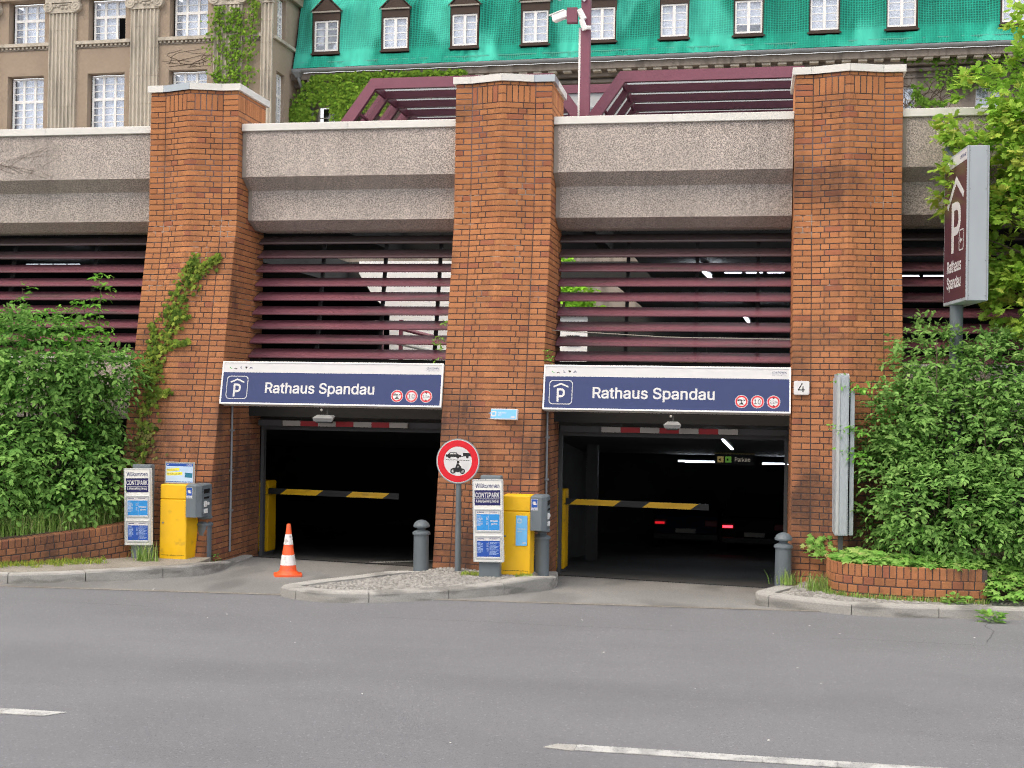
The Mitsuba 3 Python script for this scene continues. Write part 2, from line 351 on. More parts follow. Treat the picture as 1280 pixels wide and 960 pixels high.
def pillar(x0, W):
    p = part('brick_pillar', garage)
    x1, mid, c0, c1 = x0 + W, x0 + W / 2, x0 + .24, x0 + W - .24
    def ridge(u): return -.15 * np.clip(1 - np.abs(u - mid) / (c1 - mid), 0, 1)
    front = lambda u, z, d: np.stack([u, ridge(u) + bat(z) - d, z], -1)
    right = lambda u, z, d: np.stack([x1 + d, bat(z) + u, z], -1)
    left = lambda u, z, d: np.stack([x0 - d, bat(z) + u, z], -1)
    J = .0058
    pcs, sc = [], []
    def put(st, za, zb_, f, s):
        v, F_ = brick(st, za, zb_, f)
        if f is left: F_ = F_[:, ::-1]
        pcs.append((v, F_, tone((za + zb_) / 2))); sc.append(s)
    def front_row(za, zb_, kind):
        za, zb_ = za + J, zb_ - J
        h = c1 - mid
        if kind == 'X':
            xs = [x0 - J, x0 + .12, c0]; ce = [0, .17, .41]; rb = .065
        else:
            xs = [x0 - J, c0]; ce = [0, .12, .24, .36]; rb = .115
        for a, b in zip(xs[:-1], xs[1:]):
            put([a + J, b - J], za, zb_, front, b - a)
            put([2 * mid - b + J, 2 * mid - a - J + (.005 if a < x0 else 0)], za, zb_, front, b - a)
        ce = [c0 + x for x in ce] + [mid - rb]
        for a, b in zip(ce[:-1], ce[1:]):
            put([a + J, b - J], za, zb_, front, b - a)
            put([2 * mid - b + J, 2 * mid - a - J], za, zb_, front, b - a)
        put([mid - rb + J, mid, mid + rb - J], za, zb_, front, 2 * rb)
    def side_row(za, zb_, kind):
        L = 1.12 - float(bat((za + zb_) / 2))
        za, zb_ = za + J, zb_ - J
        for f in (right, left):
            us, u = [-.005], .24 if kind == 'X' else .12
            step, k = [.25, .125] if kind == 'X' else [.25, .25], 0
            while u < L - .06:
                us.append(u); u += step[k % 2]; k += 1
            us.append(L)
            for a, b in zip(us[:-1], us[1:]): put([a + (J if a > 0 else 0), b - J], za, zb_, f, 0.0)
    z = ZT
    for i in range(12):                                   # cut headers under the cap, then the upright course
        a = x0 + W * i / 12; b = x0 + W * (i + 1) / 12
        st = [a + J, b - J]
        put(st, z - .05 + J, z - .003, front, .02)
    z -= .05
    n5 = np.linspace(c0, mid - .065, 6)
    for a, b in zip(n5[:-1], n5[1:]):
        put([a + J, b - J], z - .25 + J, z - J, front, .3); put([2 * mid - b + J, 2 * mid - a - J], z - .25 + J, z - J, front, .3)
    for k in range(2): put([mid - .065 + J, mid, mid + .065 - J], z - .125 * (k + 1) + J, z - .125 * k - J, front, .2)
    for k in range(3):
        for a, b in ((x0 - J, c0), (c1, x1 + .005)): put([a + J, b - J], z - COURSE * (k + 1) + J, z - COURSE * k - J, front, .24)
    for f in (right, left):
        us = np.arange(0, 1.13, .0862); us[0] = -.005
        for a, b in zip(us[:-1], us[1:]):
            put([a + J, b - J], z - .25 + J, z - J, f, 0.); put([a + J, b - J], z + J, z + .047, f, 0.)
    z -= .25
    k = 0
    while z > -.25:
        front_row(z - COURSE, z, 'XY'[k % 2]); side_row(z - COURSE, z, 'XY'[k % 2])
        z -= COURSE; k += 1
    emit_pieces('brick', 'small_brickwork', p, pcs, 'brick', 300, np.array(sc) + rng.random(len(sc)) * 1e-3)
    rings = []
    for zz in (ZT, ZB, -.4):
        b = float(bat(zz))
        rings.append([(x0, b, zz), (c0, b, zz), (mid, b - .15, zz), (c1, b, zz), (x1, b, zz), (x1, 1.13, zz), (x0, 1.13, zz)])
    v = np.array(rings).reshape(-1, 3); F_ = []
    for l in range(2):
        for j in range(7):
            a, b = l * 7 + j, l * 7 + (j + 1) % 7
            F_ += [(a, a + 7, b + 7), (a, b + 7, b)]
    for j in range(1, 6): F_.append((0, j, j + 1))
    add('mortar_core', trimesh.Trimesh(v, np.array(F_), process=False), 'mortar', p)
    # dark expansion joints beside the end strips
    o = .045
    outline = Polygon([(x0 - o, -o), (c0, -o), (mid, -.15 - o), (c1, -o), (x1 + o, -o), (x1 + o, 1.2), (x0 - o, 1.2)])
    cuts = [x0 - o, c0 - .03, mid, c1 - .02, x1 + o]
    for i in range(4):
        g = outline.intersection(sbox(cuts[i] + (.0015 if i else 0), -1, cuts[i + 1] - .0015, .35))
        sheet = ext(g, ZT + .004, ZT + .105)
        add('cap_sheet', sheet, ('cap_metal', 'cap_metal', 'cap_metal', 'cap_grey')[(i + (x0 < -3) * 2 + (x0 > 3)) % 4] if i in (0, 3, 1) else 'cap_metal', p)
    add('cap_sheet', ext(outline.intersection(sbox(x0 - 1, .353, x1 + 1, 2)), ZT + .004, ZT + .105), 'cap_metal', p)
    return p

PX = [(-5.69, 1.41), (-.895, 1.42), (3.98, 1.445)]
pillars = [pillar(*a) for a in PX]

# ------------------------------------------------------------------ beams, slats, slabs of the garage
bays = [(-13.0, -5.69), (-4.28, -.895), (.525, 3.98), (5.425, 13.0)]
prof = [(.16, 6.46), (.16, 5.77), (.43, 5.60), (.43, 5.14), (.73, 5.02), (1.1, 5.02), (1.1, 6.46)]
def extrude_x(pr, x0, x1):
    m = ext(Polygon(pr), 0, x1 - x0)               # local x=y, y=z, z=x
    v = np.array(m.vertices)
    return trimesh.Trimesh(np.stack([v[:, 2] + x0, v[:, 0], v[:, 1]], -1), np.array(m.faces), process=False)
for i, (a, b) in enumerate(bays):
    add('parapet_beam', extrude_x(prof, a + .075, b - .02), 'aggregate', garage)
    pe = [(.163, 6.455), (.163, 5.765), (.433, 5.595), (.433, 5.145), (.733, 5.025), (1.05, 5.025), (1.05, 6.455)]
    add('beam_end', extrude_x(pe, a + .012, a + .074), 'plain_concrete', garage)
    n = 2 if i in (1, 2) else 4
    for k in range(n):
        xa, xb = a + .01 + (b - a - .02) * k / n, a + .01 + (b - a - .02) * (k + 1) / n
        add('coping_sheet', cbx(xa + .001, xb - .001, .115, 1.14, 6.462, 6.575, .006), 'cap_metal', garage)
    # slats
    for k in range(9):
        zb_ = 4.835 - .225 * k
        yf = .88 - .2 * (4.84 - zb_)
        pr = [(yf, zb_), (yf + .014, zb_ - .012), (yf + .285, zb_ + .124), (yf + .285, zb_ + .146), (yf + .27, zb_ + .146), (yf, zb_ + .02)]
        add('louvre_slat', extrude_x(pr, a + .02, b - .01), 'slat_paint', garage)
    for f in ((.30, .60, .86) if i in (1, 2) else (.2, .4, .6, .8)):
        xm = a + (b - a) * f
        v = [(1.17, 5.0), (.78, 2.95), (.84, 2.95), (1.23, 5.0)]
        add('mullion', extrude_x(v, xm - .025, xm + .025), 'dark_metal', garage)
    if i in (1, 2):
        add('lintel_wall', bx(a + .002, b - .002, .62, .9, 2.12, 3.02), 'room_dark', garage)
    else:
        add('spandrel_panel', extrude_x([(.30, 2.98), (.02, 2.05), (.5, 2.05), (.6, 2.98)], a + .01, b - .01), 'aggregate', garage)
        add('coping_sheet', bx(a + .01, b - .01, .26, .64, 2.983, 3.03), 'cap_metal', garage)
# floors and enclosing walls of the interior
add('upper_floor', bx(-13, 13, .92, 20, 2.72, 2.95), 'shaded_concrete', garage)
roof = sbox(-13, 1.1, 13, 20).difference(sbox(-3.2, 2.0, .7, 5.6)).difference(sbox(-6.5, 6.2, 1.2, 12.6)).difference(sbox(-3.3, 12.7, .2, 20.1)).difference(sbox(.9, 2.0, 4.6, 5.2))  # large middle opening added to let daylight onto the ramp wall
add('roof_deck', ext(roof, 5.16, 5.75), 'shaded_concrete', garage)
add('side_wall', bx(-13.3, -13.0, 1.2, 20, -2, 5.75), 'shaded_concrete', garage)
add('side_wall', bx(13.0, 13.3, 1.2, 20, -2, 5.75), 'shaded_concrete', garage)
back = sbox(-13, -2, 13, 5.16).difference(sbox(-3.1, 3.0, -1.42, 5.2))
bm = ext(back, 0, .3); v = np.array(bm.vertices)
add('rear_wall', trimesh.Trimesh(np.stack([v[:, 0], 20 + v[:, 2], v[:, 1]], -1), np.array(bm.faces)[:, ::-1], process=False), 'shaded_concrete', garage)
for (a, b) in (bays[0], bays[3]):
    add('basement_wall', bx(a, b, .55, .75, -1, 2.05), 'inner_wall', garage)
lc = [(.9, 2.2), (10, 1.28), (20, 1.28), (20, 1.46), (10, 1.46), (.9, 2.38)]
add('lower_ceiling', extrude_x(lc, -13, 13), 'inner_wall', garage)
for x, y in ((-2.6, 10.5), (.30, 7.5), (6.2, 12.5)):
    add('column', bx(x - .11, x + .11, y - .11, y + .11, -1.6, 1.6), 'dim_grey', garage)
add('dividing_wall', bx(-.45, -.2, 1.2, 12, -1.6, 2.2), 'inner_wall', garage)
# daylit white ramp walls seen between the slats of the left bay
wp = Polygon([(-6.15, 5.75), (-6.15, 5.45), (-5.75, 4.85), (-5.35, 4.5), (-5.35, 2.95), (-1.75, 2.95), (-1.75, 5.75)])
wm = ext(wp, 0, .15); v = np.array(wm.vertices)
add('ramp_wall', trimesh.Trimesh(np.stack([v[:, 0], 12.4 + v[:, 2], v[:, 1]], -1), np.array(wm.faces)[:, ::-1], process=False), 'bright_wall', garage)
for xx in (-4.75, -4.3): add('ramp_post', bx(xx - .04, xx + .04, 9.6, 9.68, 2.95, 4.15), 'frame_paint', garage)
add('ramp_rail', tube([(-4.9, 9.62, 4.1), (-2.2, 9.62, 3.45)], .045), 'frame_paint', garage)
add('ramp_rail', tube([(-4.9, 9.62, 3.75), (-2.2, 9.62, 3.15)], .04), 'light_grey_paint', garage)
# lettered conduit pipes, door frames
for (xx, yy, z0, z1) in ((-4.245, -.12, .1, 2.35), (.565, -.25, .1, 2.3)):
    add('conduit_pipe', tube([(xx, yy - .2 * (ZB - z0) * .0, z0), (xx, yy, z1)], .018), 'zinc', garage, smooth=True)
    for zc in (.7, 1.3, 1.9): add('pipe_clip', bx(xx - .02, xx + .035, yy - .03, yy + .03, zc, zc + .025), 'zinc', garage)
for (a, b) in bays[1:3]:
    add('door_frame', cat(bx(a + .01, a + .06, 1.15, 1.25, -.3, 1.98), bx(a + .01, b - .01, 1.15, 1.25, 1.90, 1.96), bx(b - .06, b - .01, 1.15, 1.25, -.35, 1.98)), 'dim_grey', garage)

# ------------------------------------------------------------------ ground: road, drives, pavements, kerbs
JOINT = lambda x: -3.366 + .0845 * (x + 2.195)
def drive_z(x, y):
    t = np.clip((y - JOINT(x)) / (.6 - JOINT(x)), 0, 1)
    zt = -.155 - .0206 * np.clip(x, -5, 5)
    inner = np.clip((y - .6) / 14.9, 0, 1)
    return np.where(y <= .6, zt * t, zt + (-1.5 - zt) * inner)
def structure(key, mesh, mat, **kw):
    k = add(key, mesh, mat, **kw); tag(k, kind='structure'); return k
def sheet(poly_pts, z):
    return (np.array([(x, y, z) for x, y in poly_pts], float), np.array([(0, i, i + 1) for i in range(1, len(poly_pts) - 1)]))
structure('road', sheet([(-70, -40), (70, -40), (70, float(JOINT(14)) + .0), (14, float(JOINT(14))), (-14, float(JOINT(-14))), (-70, float(JOINT(-14)))], 0.0), 'asphalt')
xs = np.linspace(-13, 13, 40)
tt = np.concatenate([np.linspace(0, 1, 14), 1 + np.linspace(.1, 1, 8), [3.0]])
vv, ff = [], []
for x in xs:
    for t in tt:
        y = JOINT(x) + (.6 - JOINT(x)) * t if t <= 1 else (.6 + 14.9 * (t - 1) if t <= 2 else 20.)
        vv.append((x, y, float(drive_z(x, y)) + .004 * (0 if t == 0 else 1)))
n = len(tt)
for i in range(len(xs) - 1):
    for j in range(n - 1):
        a = i * n + j; ff += [(a, a + n, a + n + 1), (a, a + n + 1, a + 1)]
vv, ff = np.array(vv), np.array(ff)
inside = (tt[np.arange(len(vv)) % n] >= 1)[ff].all(1)
structure('garage_driveway', (vv, ff[~inside]), 'drive_asphalt')
structure('garage_floor', (vv, ff[inside]), 'dark_floor')  # floor from the threshold inwards, darker than the drive
structure('threshold_strip', (np.array([(x, y, float(drive_z(x, .6)) + .009) for y in (.57, .64) for x in (-4.27, 4.0)]), np.array([(0, 1, 3), (0, 3, 2)])), 'dark_metal')
structure('far_ground', sheet([(-120, 20.4), (120, 20.4), (120, 200), (-120, 200)], 0.0), 'dirt_ground')
structure('side_ground', sheet([(-120, -4.2), (-13.3, -4.2), (-13.3, 20.3), (-120, 20.3)], .02), 'dirt_ground')
structure('side_ground', sheet([(13.3, -2), (120, -2), (120, 20.3), (13.3, 20.3)], .02), 'dirt_ground')
structure('street_side', sheet([(-70, -70), (70, -70), (70, -40.02), (-70, -40.02)], .05), 'dirt_ground')
# gutter strip of small setts at the joint between road and drive: a thin pale line
jl = [(x, float(JOINT(x))) for x in np.linspace(-9, 5.6, 30)]
v = np.array([(x, y - .02, .005) for x, y in jl] + [(x, y + .02, .008) for x, y in jl]); n = len(jl)
f = [(i, i + 1, n + i + 1) for i in range(n - 1)] + [(i, n + i + 1, n + i) for i in range(n - 1)]
structure('drainage_joint', (v, np.array(f)), 'dirt_ground')
# dashed lane line
def dash(x0, x1, y):
    m = bx(x0, x1, y - .07, y + .07, .0, .006); return m
marking = numbered('lane_marking')
for (a, b) in ((-7.7, -1.72), (2.25, 3.55), (3.552, 4.06), (4.062, 4.85), (4.852, 8.1)):
    sk = .12 if b == -1.72 else 0
    P = Polygon([(a, -9.60), (b - sk, -9.60), (b, -9.45), (a, -9.45)])
    add('dash', ext(P, .002, .007), 'mark_paint', marking)
add('dash', ext(Polygon([(2.02, -9.57), (2.245, -9.62), (2.245, -9.45), (2.10, -9.46)]), .002, .006), 'kerb_stone', marking)
tag(marking, kind='structure')

def smooth_path(pts, step=.1, closed=False, it=3):
    p = np.array(pts, float)
    for _ in range(it):
        q = np.roll(p, -1, 0) if closed else p[1:]
        b = p if closed else p[:-1]
        c = np.stack([.75 * b + .25 * q, .25 * b + .75 * q], 1).reshape(-1, 2)
        p = c if closed else np.vstack([p[:1], c, p[-1:]])
    if closed: p = np.vstack([p, p[:1]])
    return p
class Path:
    def __init__(s, p):
        s.p = p; d = np.linalg.norm(np.diff(p, axis=0), axis=1); s.s = np.concatenate([[0], np.cumsum(d)]); s.L = s.s[-1]
    def at(s, t):
        return np.array([np.interp(t, s.s, s.p[:, 0]), np.interp(t, s.s, s.p[:, 1])])
    def tan(s, t):
        d = s.at(min(t + .06, s.L)) - s.at(max(t - .06, 0)); return d / np.linalg.norm(d)
    def off(s, t, o):        # o to the left of the direction
        d = s.tan(t); return s.at(t) + o * np.array([-d[1], d[0]])
def kerb(key, path, width, side, ztop=.12, stone=1.0, zbot=-.3, skip=()):
    """kerb stones along the path (their outer edge); side +1: the stones lie to the left of the direction"""
    kk = numbered(key); t = 0; first = True
    while t < path.L - .2:
        e = min(t + stone * rng.uniform(.9, 1.08), path.L)
        if path.L - e < .4: e = path.L
        ts = np.linspace(t + .005, e - .005, 6)
        dz = rng.uniform(-.006, .006)
        o = np.array([path.off(x, 0) for x in ts]); sink = .15 * np.clip((o[:, 1] + 1.7) / 1.5, 0, 1); i = np.array([path.off(x, side * width) for x in ts])
        c = .02; oc = o + (i - o) / width * c
        lay = [(o, zbot + 0 * sink), (o, ztop - c + dz - sink), (oc, ztop + dz - sink), (i, ztop + dz - sink), (i, zbot + 0 * sink)]
        v = np.vstack([np.c_[a, z] for a, z in lay]); F_ = []
        for l in range(4):
            for j in range(5):
                a = l * 6 + j; F_ += [(a, a + 1, a + 7), (a, a + 7, a + 6)]
        for j in (0, 5): F_ += [(j, 6 + j, 12 + j), (j, 12 + j, 18 + j), (j, 18 + j, 24 + j)]
        F_ = np.array(F_)
        if side > 0: F_ = F_[:, ::1]
        add('stone', (v, F_), 'kerb_stone', kk)
        t = e
    tag(kk, kind='structure')
    return kk
L_pts = smooth_path([(-4.12, .5), (-4.06, -.4), (-3.88, -1.35), (-3.95, -1.95), (-4.24, -2.25), (-4.93, -2.93), (-5.95, -3.52), (-7.2, -3.98), (-9, -4.15), (-13, -4.3)])
kerb('left_kerb', Path(L_pts), .22, -1)
I_pts = smooth_path([(-.98, .4), (-1.0, -.7), (-1.12, -1.35), (-1.6, -2.2), (-2.2, -3.1), (-2.28, -3.45), (-1.75, -3.78), (-1.1, -3.74), (-.4, -3.3), (.05, -2.92), (.48, -2.25), (.86, -1.5), (.84, -.9), (.70, .1)])
kerb('island_kerb', Path(I_pts), .24, 1, stone=.95)
R_pts = smooth_path([(3.93, .4), (3.90, -.75), (3.72, -1.75), (3.46, -2.2), (3.60, -2.48), (4.04, -2.72), (4.57, -2.98), (5.11, -3.02), (5.85, -2.88), (6.6, -2.78), (8, -2.6), (13, -2.2)])
kerb('right_kerb', Path(R_pts), .24, 1)
# paved surfaces inside the kerbs
def inner_poly(path, w, side, close):
    p = [tuple(path.off(t, side * w)) for t in np.linspace(0, path.L, 60)]
    return Polygon(p + close).buffer(0)
pl = inner_poly(Path(L_pts), .221, -1, [(-13, .5)])
structure('left_pavement', ext(pl.difference(sbox(-4.29, -.98, 0, 1)), -.2, .112), 'dirt_ground')
pi_ = inner_poly(Path(I_pts), .241, 1, [])
structure('island_pavement', ext(pi_.difference(sbox(.51, -.98, 3, 1)).difference(sbox(-3, -.98, -.9, 1)), -.25, .095), 'dirt_ground')
pr_ = inner_poly(Path(R_pts), .241, 1, [(13, .5), (4.0, .5)])
structure('right_pavement', ext(pr_.difference(sbox(3, -.98, 3.99, 1)), -.2, .095), 'dirt_ground')
def cobbles(poly, holder, size=.052, ztop=.108):
    x0, y0, x1, y1 = poly.bounds; ps = []
    y = y0; r = np.random.default_rng(3)
    while y < y1:
        x = x0 + r.uniform(0, size)
        while x < x1:
            c = Point(x, y).buffer(.0)
            if poly.contains(Point(x, y)) and not (-.9 < x < .53 and y > -.95):
                h = size * .44; q = np.array([(-h, -h), (h, -h), (h, h), (-h, h)]) * r.uniform(.85, 1.05, (4, 2))
                a = r.uniform(-.15, .15); R = np.array([[math.cos(a), -math.sin(a)], [math.sin(a), math.cos(a)]])
                q = q @ R.T; zt = ztop + r.uniform(-.005, .006)
                v = np.vstack([np.c_[q * .72, np.full(4, zt)], np.c_[q, np.full(4, zt - .012)], np.c_[q, np.full(4, zt - .04)]]) + [x, y, 0]
                F_ = [(0, 1, 2), (0, 2, 3)]
                for l in (0, 4):
                    for j in range(4):
                        k = (j + 1) % 4; F_ += [(l + j, l + 4 + j, l + 4 + k), (l + j, l + 4 + k, l + k)]
                g = r.uniform(.20, .36); ps.append((v, np.array(F_), np.array([g, g * .97, g * .92])))
            x += size * r.uniform(.95, 1.08)
        y += size
    v, F_, c = joined(ps)
    k = add('cobble', (v, F_), 'stone_piece', holder, color=c); tag(k, kind='stuff')
cobbles(pi_.buffer(-.02), 'island_pavement')
cobbles(pr_.buffer(-.02).intersection(sbox(3.3, -3, 7, -.9)), 'right_pavement')

mk = [(-2.45, .95), (-2.25, .95), (-1.75, 3.2), (-1.95, 3.2)]
add('ramp_line', (np.array([(x, y, float(drive_z(x, y)) + .012) for x, y in mk]), np.array([(0, 1, 2), (0, 2, 3)])), 'mark_paint', marking)
# ------------------------------------------------------------------ planter walls of brick
def planter(key, label, path, ztop, nrow, rowh, bl, capw=.083, caph=.145, side=1, cat_='wall'):
    w = thing(key, label, cat_)
    pcs = []
    th = .24
    def f_top(t0, t1):
        zt = ztop((t0 + t1) / 2)
        def f(u, z, d):
            o = np.array([path.off(float(a), 0) - side * np.array([-path.tan(float(a))[1], path.tan(float(a))[0]]) * float(b) for a, b in zip(u, d)])
            return np.c_[o, z]
        return zt, f
    def block(t0, t1, za, zb_, depth, proud=.008, zs=1.0):
        """a brick from t0 to t1 along the path, from za to zb_, lying from the face inwards"""
        ch = .006
        outs = []
        for tt_, e in ((t0, ch), (t1, -ch)):
            for dd, zz in ((-proud + ch, za), (-proud, za + ch), (-proud, zb_ - ch), (-proud + ch, zb_), (depth, zb_), (depth, za)):
                ee = e if dd == -proud else 0
                p = path.off(tt_ + ee, side * dd); outs.append((p[0], p[1], zz + ztop(tt_)))
        v = np.array(outs); F_ = []
        for j in range(6):
            k = (j + 1) % 6; F_ += [(j, k, 6 + k), (j, 6 + k, 6 + j)]
        for j in range(1, 5): F_ += [(0, j + 1, j), (6, 6 + j, 6 + j + 1)]
        pcs.append((v, np.array(F_), tone(rng.uniform(2.2, 3.4))))
    t = 0.0
    while t + capw < path.L:
        block(t + .005, t + capw - .006, -caph, rng.uniform(-.002, .003), th); t += capw
    for r in range(nrow):
        t = -bl / 2 * (r % 2) ; z1 = -caph - r * rowh
        while t < path.L:
            a, b = max(t, 0), min(t + bl, path.L)
            if b - a > .04: block(a + .006, b - .006, z1 - rowh + .007, z1 - .006, .11)
            t += bl
    emit_pieces('brick', 'small_brickwork', w, pcs, 'brick', 300)
    ts = np.linspace(0, path.L, 40); rows = []
    for o, dz in ((0, -.9), (0, -.008), (th - .004, -.008), (th - .004, -.9)):
        rows.append([np.r_[path.off(t, side * o), ztop(t) + dz] for t in ts])
    v = np.array(rows).reshape(-1, 3); F_ = []
    for l in range(3):
        for j in range(39):
            a = l * 40 + j; F_ += [(a, a + 1, a + 41), (a, a + 41, a + 40)]
    for j in (0, 39): F_ += [(j, 40 + j, 80 + j), (j, 80 + j, 120 + j)]
    add('mortar_core', (v, np.array(F_)), 'mortar', w)
    return w
Rw = Path(smooth_path([(4.44, -.95), (4.40, -1.75), (4.52, -2.08), (4.95, -2.25), (5.55, -2.33), (6.24, -2.27)]))
planter('planter_wall', 'low curved brick planter wall bordering the ivy bed on the right', Rw, lambda t: .50, 4, .105, .13)
Lw = Path(smooth_path([(-9.6, -3.65), (-8, -3.35), (-6.5, -2.62), (-5.75, -1.95), (-5.3, -1.36), (-5.12, -.95)]))
planter('planter_wall', 'low sloping brick planter wall under the bush on the left', Lw, lambda t: .16 + .47 * np.clip((t - .5) / (Lw.L - .5), 0, 1), 6, .095, .125, caph=.11)
# soil of the beds
sp = Polygon([tuple(Rw.off(t, .23)) for t in np.linspace(0, Rw.L, 30)] + [(6.3, -2.0), (13, -1.7), (13, -.0), (4.6, -.0), (4.6, -.7)]).buffer(0)
structure('right_bed', ext(sp, .1, .42), 'soil')
sp2 = Polygon([tuple(Lw.off(t, .23)) for t in np.linspace(0, Lw.L, 30)] + [(-5.75, -.6), (-5.75, 0), (-13, 0), (-13, -3.6)]).buffer(0)
sm = ext(sp2, 0, .2); v = np.array(sm.vertices); tt_ = np.clip((v[:, 0] + 9.6) / 4.4, 0, 1); v[:, 2] += .02 + .30 * tt_; v[:, 2] += np.where(v[:, 2] > .3, .1 * np.clip((v[:, 1] + 3) / 2.5, 0, 1), 0)
structure('left_bed', trimesh.Trimesh(v, np.array(sm.faces), process=False), 'soil')

# ------------------------------------------------------------------ entrance signs
def car_icon(s):      # a small car seen from the side, about 1 wide
    body = Polygon([(-.5, 0), (-.5, .13), (-.36, .17), (-.22, .30), (.16, .30), (.30, .17), (.47, .13), (.5, 0)])
    win = Polygon([(-.27, .17), (-.19, .26), (-.03, .26), (-.03, .17)]).union(Polygon([(.0, .17), (.0, .26), (.13, .26), (.22, .17)]))
    wh = Point(-.28, 0).buffer(.09).union(Point(.28, 0).buffer(.09))
    return affinity.scale(body.difference(win).union(wh), s, s, origin=(0, 0))
def trailer_icon(s):
    return affinity.scale(sbox(-.22, .06, .25, .24).union(Point(.03, .02).buffer(.08)).union(sbox(-.36, .02, -.2, .06)), s, s, origin=(0, 0))
def moto_icon(s):
    wheels = ring(-.36, .0, .10, .20).union(ring(.36, .0, .10, .20))
    frame_ = Polygon([(-.42, .16), (-.36, .25), (-.10, .22), (.06, .30), (.24, .24), (.20, .06), (.12, -.06), (-.16, -.06), (-.22, .08)]).union(LineString([(.34, 0), (.2, .34), (.10, .38)]).buffer(.045)).union(LineString([(-.34, 0), (-.1, .02)]).buffer(.05))
    rider = LineString([(-.12, .22), (-.02, .5), (.16, .33)]).buffer(.07).union(Point(.03, .66).buffer(.10)).union(LineString([(-.1, .2), (.08, .16), (.02, -.02)]).buffer(.06))
    return affinity.scale(unary_union([wheels, frame_, rider]), s, s, origin=(0, 0))
def at(shape, x, y): return affinity.translate(shape, x, y)

def entrance_sign(x0, x1, label):
    """a wide box sign hanging between the pillars, leaning back like them"""
    k = thing('entrance_sign', label, 'sign', 'signs over the two garage entrances')
    W = x1 - x0
    up = np.array([0, .2, 1.0])
    F0 = Frame((x0, bat(2.31) - .035, 2.315), (1, 0, 0), up)
    Hh = .64
    add('housing', F0.m(cbx(0, W, 0, Hh, -.16, -.004, .01)), 'offwhite', k)
    fr = .022
    add('border', F0.m(ext(sbox(0, 0, W, Hh).difference(sbox(fr, fr, W - fr, Hh - fr)), -.004, .012)), 'white_paint', k)
    add('blue_panel', F0.m(ext(sbox(fr, fr, W - fr, .475), -.004, .002)), 'sign_blue', k)
    add('white_panel', F0.m(ext(sbox(fr, .475, W - fr, Hh - fr), -.004, .0021)), 'print_white', k)
    # parking house symbol in a rounded square
    S = affinity.translate(rrect(0, 0, .33, .345, .05), .085, .075)
    sym = S.difference(affinity.scale(S, .945, .945))
    cx = .085 + .165
    roof_ = LineString([(cx - .105, .325), (cx, .37), (cx + .105, .325)]).buffer(.011, join_style=2, cap_style=2)
    add('parking_symbol', F0.m(cat(ext(sym, .002, .004), ext(roof_, .002, .004), text('P', .185, cx - .055, .115, .002, True, 'l', .115, .002))), 'print_white', k)
    u0 = .70 if W < 3.38 else .70
    add('lettering', F0.m(text('Rathaus Spandau', .15, W * .205, .175, .002, True, 'l', W * .495, .002)), 'print_white', k)
    for j, dx in enumerate((.645, .43, .215)):
        c = W - dx * (1.0) - .015; cy = .155; r = .082
        q = part('round_badge', k)
        add('disc', F0.m(ext(Point(c, cy).buffer(r + .008, quad_segs=12), .002, .0035)), 'print_white', q)
        add('red_ring', F0.m(ext(ring(c, cy, r * .76, r), .0035, .005)), 'print_red', q)
        if j == 0:
            ic = unary_union([at(car_icon(.075), c - .022, cy + .012), at(trailer_icon(.06), c + .04, cy + .012), at(moto_icon(.055), c, cy - .036)])
            add('pictogram', F0.m(ext(ic, .0035, .005)), 'print_black', q)
        elif j == 1: add('number', F0.m(text('10', .062, c, cy - .031, .0035, False, 'c')), 'print_black', q)
        else:
            tri = Polygon([(c - .022, cy + .062), (c + .022, cy + .062), (c, cy + .038)]).union(Polygon([(c - .022, cy - .062), (c + .022, cy - .062), (c, cy - .038)]))
            add('number', F0.m(cat(text('2,2m', .04, c, cy - .02, .0035, False, 'c', .1), ext(tri, .0035, .005))), 'print_black', q)
    for j, (col, shp) in enumerate((('green_print', Polygon([(0, .02), (.02, 0), (.045, .0), (.02, .012), (.012, .03)])), ('print_black', car_icon(.05)), ('dark_text', LineString([(.015, .04), (.012, .012), (.03, .008)]).buffer(.004)),
                                    ('print_black', Polygon([(0, .03), (.022, .0), (.044, .03), (.03, .038), (.012, .038)])), ('dark_text', LineString([(0, .01), (.02, .03), (.042, .016), (.01, .012)]).buffer(.004)))):
        X = .11 + j * .074 + (.012 if j > 1 else 0)
        add('service_icon', F0.m(ext(at(affinity.translate(shp, .02 if col == 'print_black' and j == 1 else 0, 0), X, .525), .0021, .0035)), col, k)
    add('operator_lettering', F0.m(cat(text('CONTIPARK', .026, W - .06, .553, .0021, True, 'r', .19), text('& Interparking Group', .013, W - .06, .527, .0021, False, 'r', .19))), 'dark_text', k)
    return k
s1 = entrance_sign(-4.255, -.912, 'blue and white parking sign reading Rathaus Spandau over the left entrance, above the traffic cone')
s2 = entrance_sign(.545, 3.955, 'blue and white parking sign reading Rathaus Spandau over the right entrance, beside house number 4')

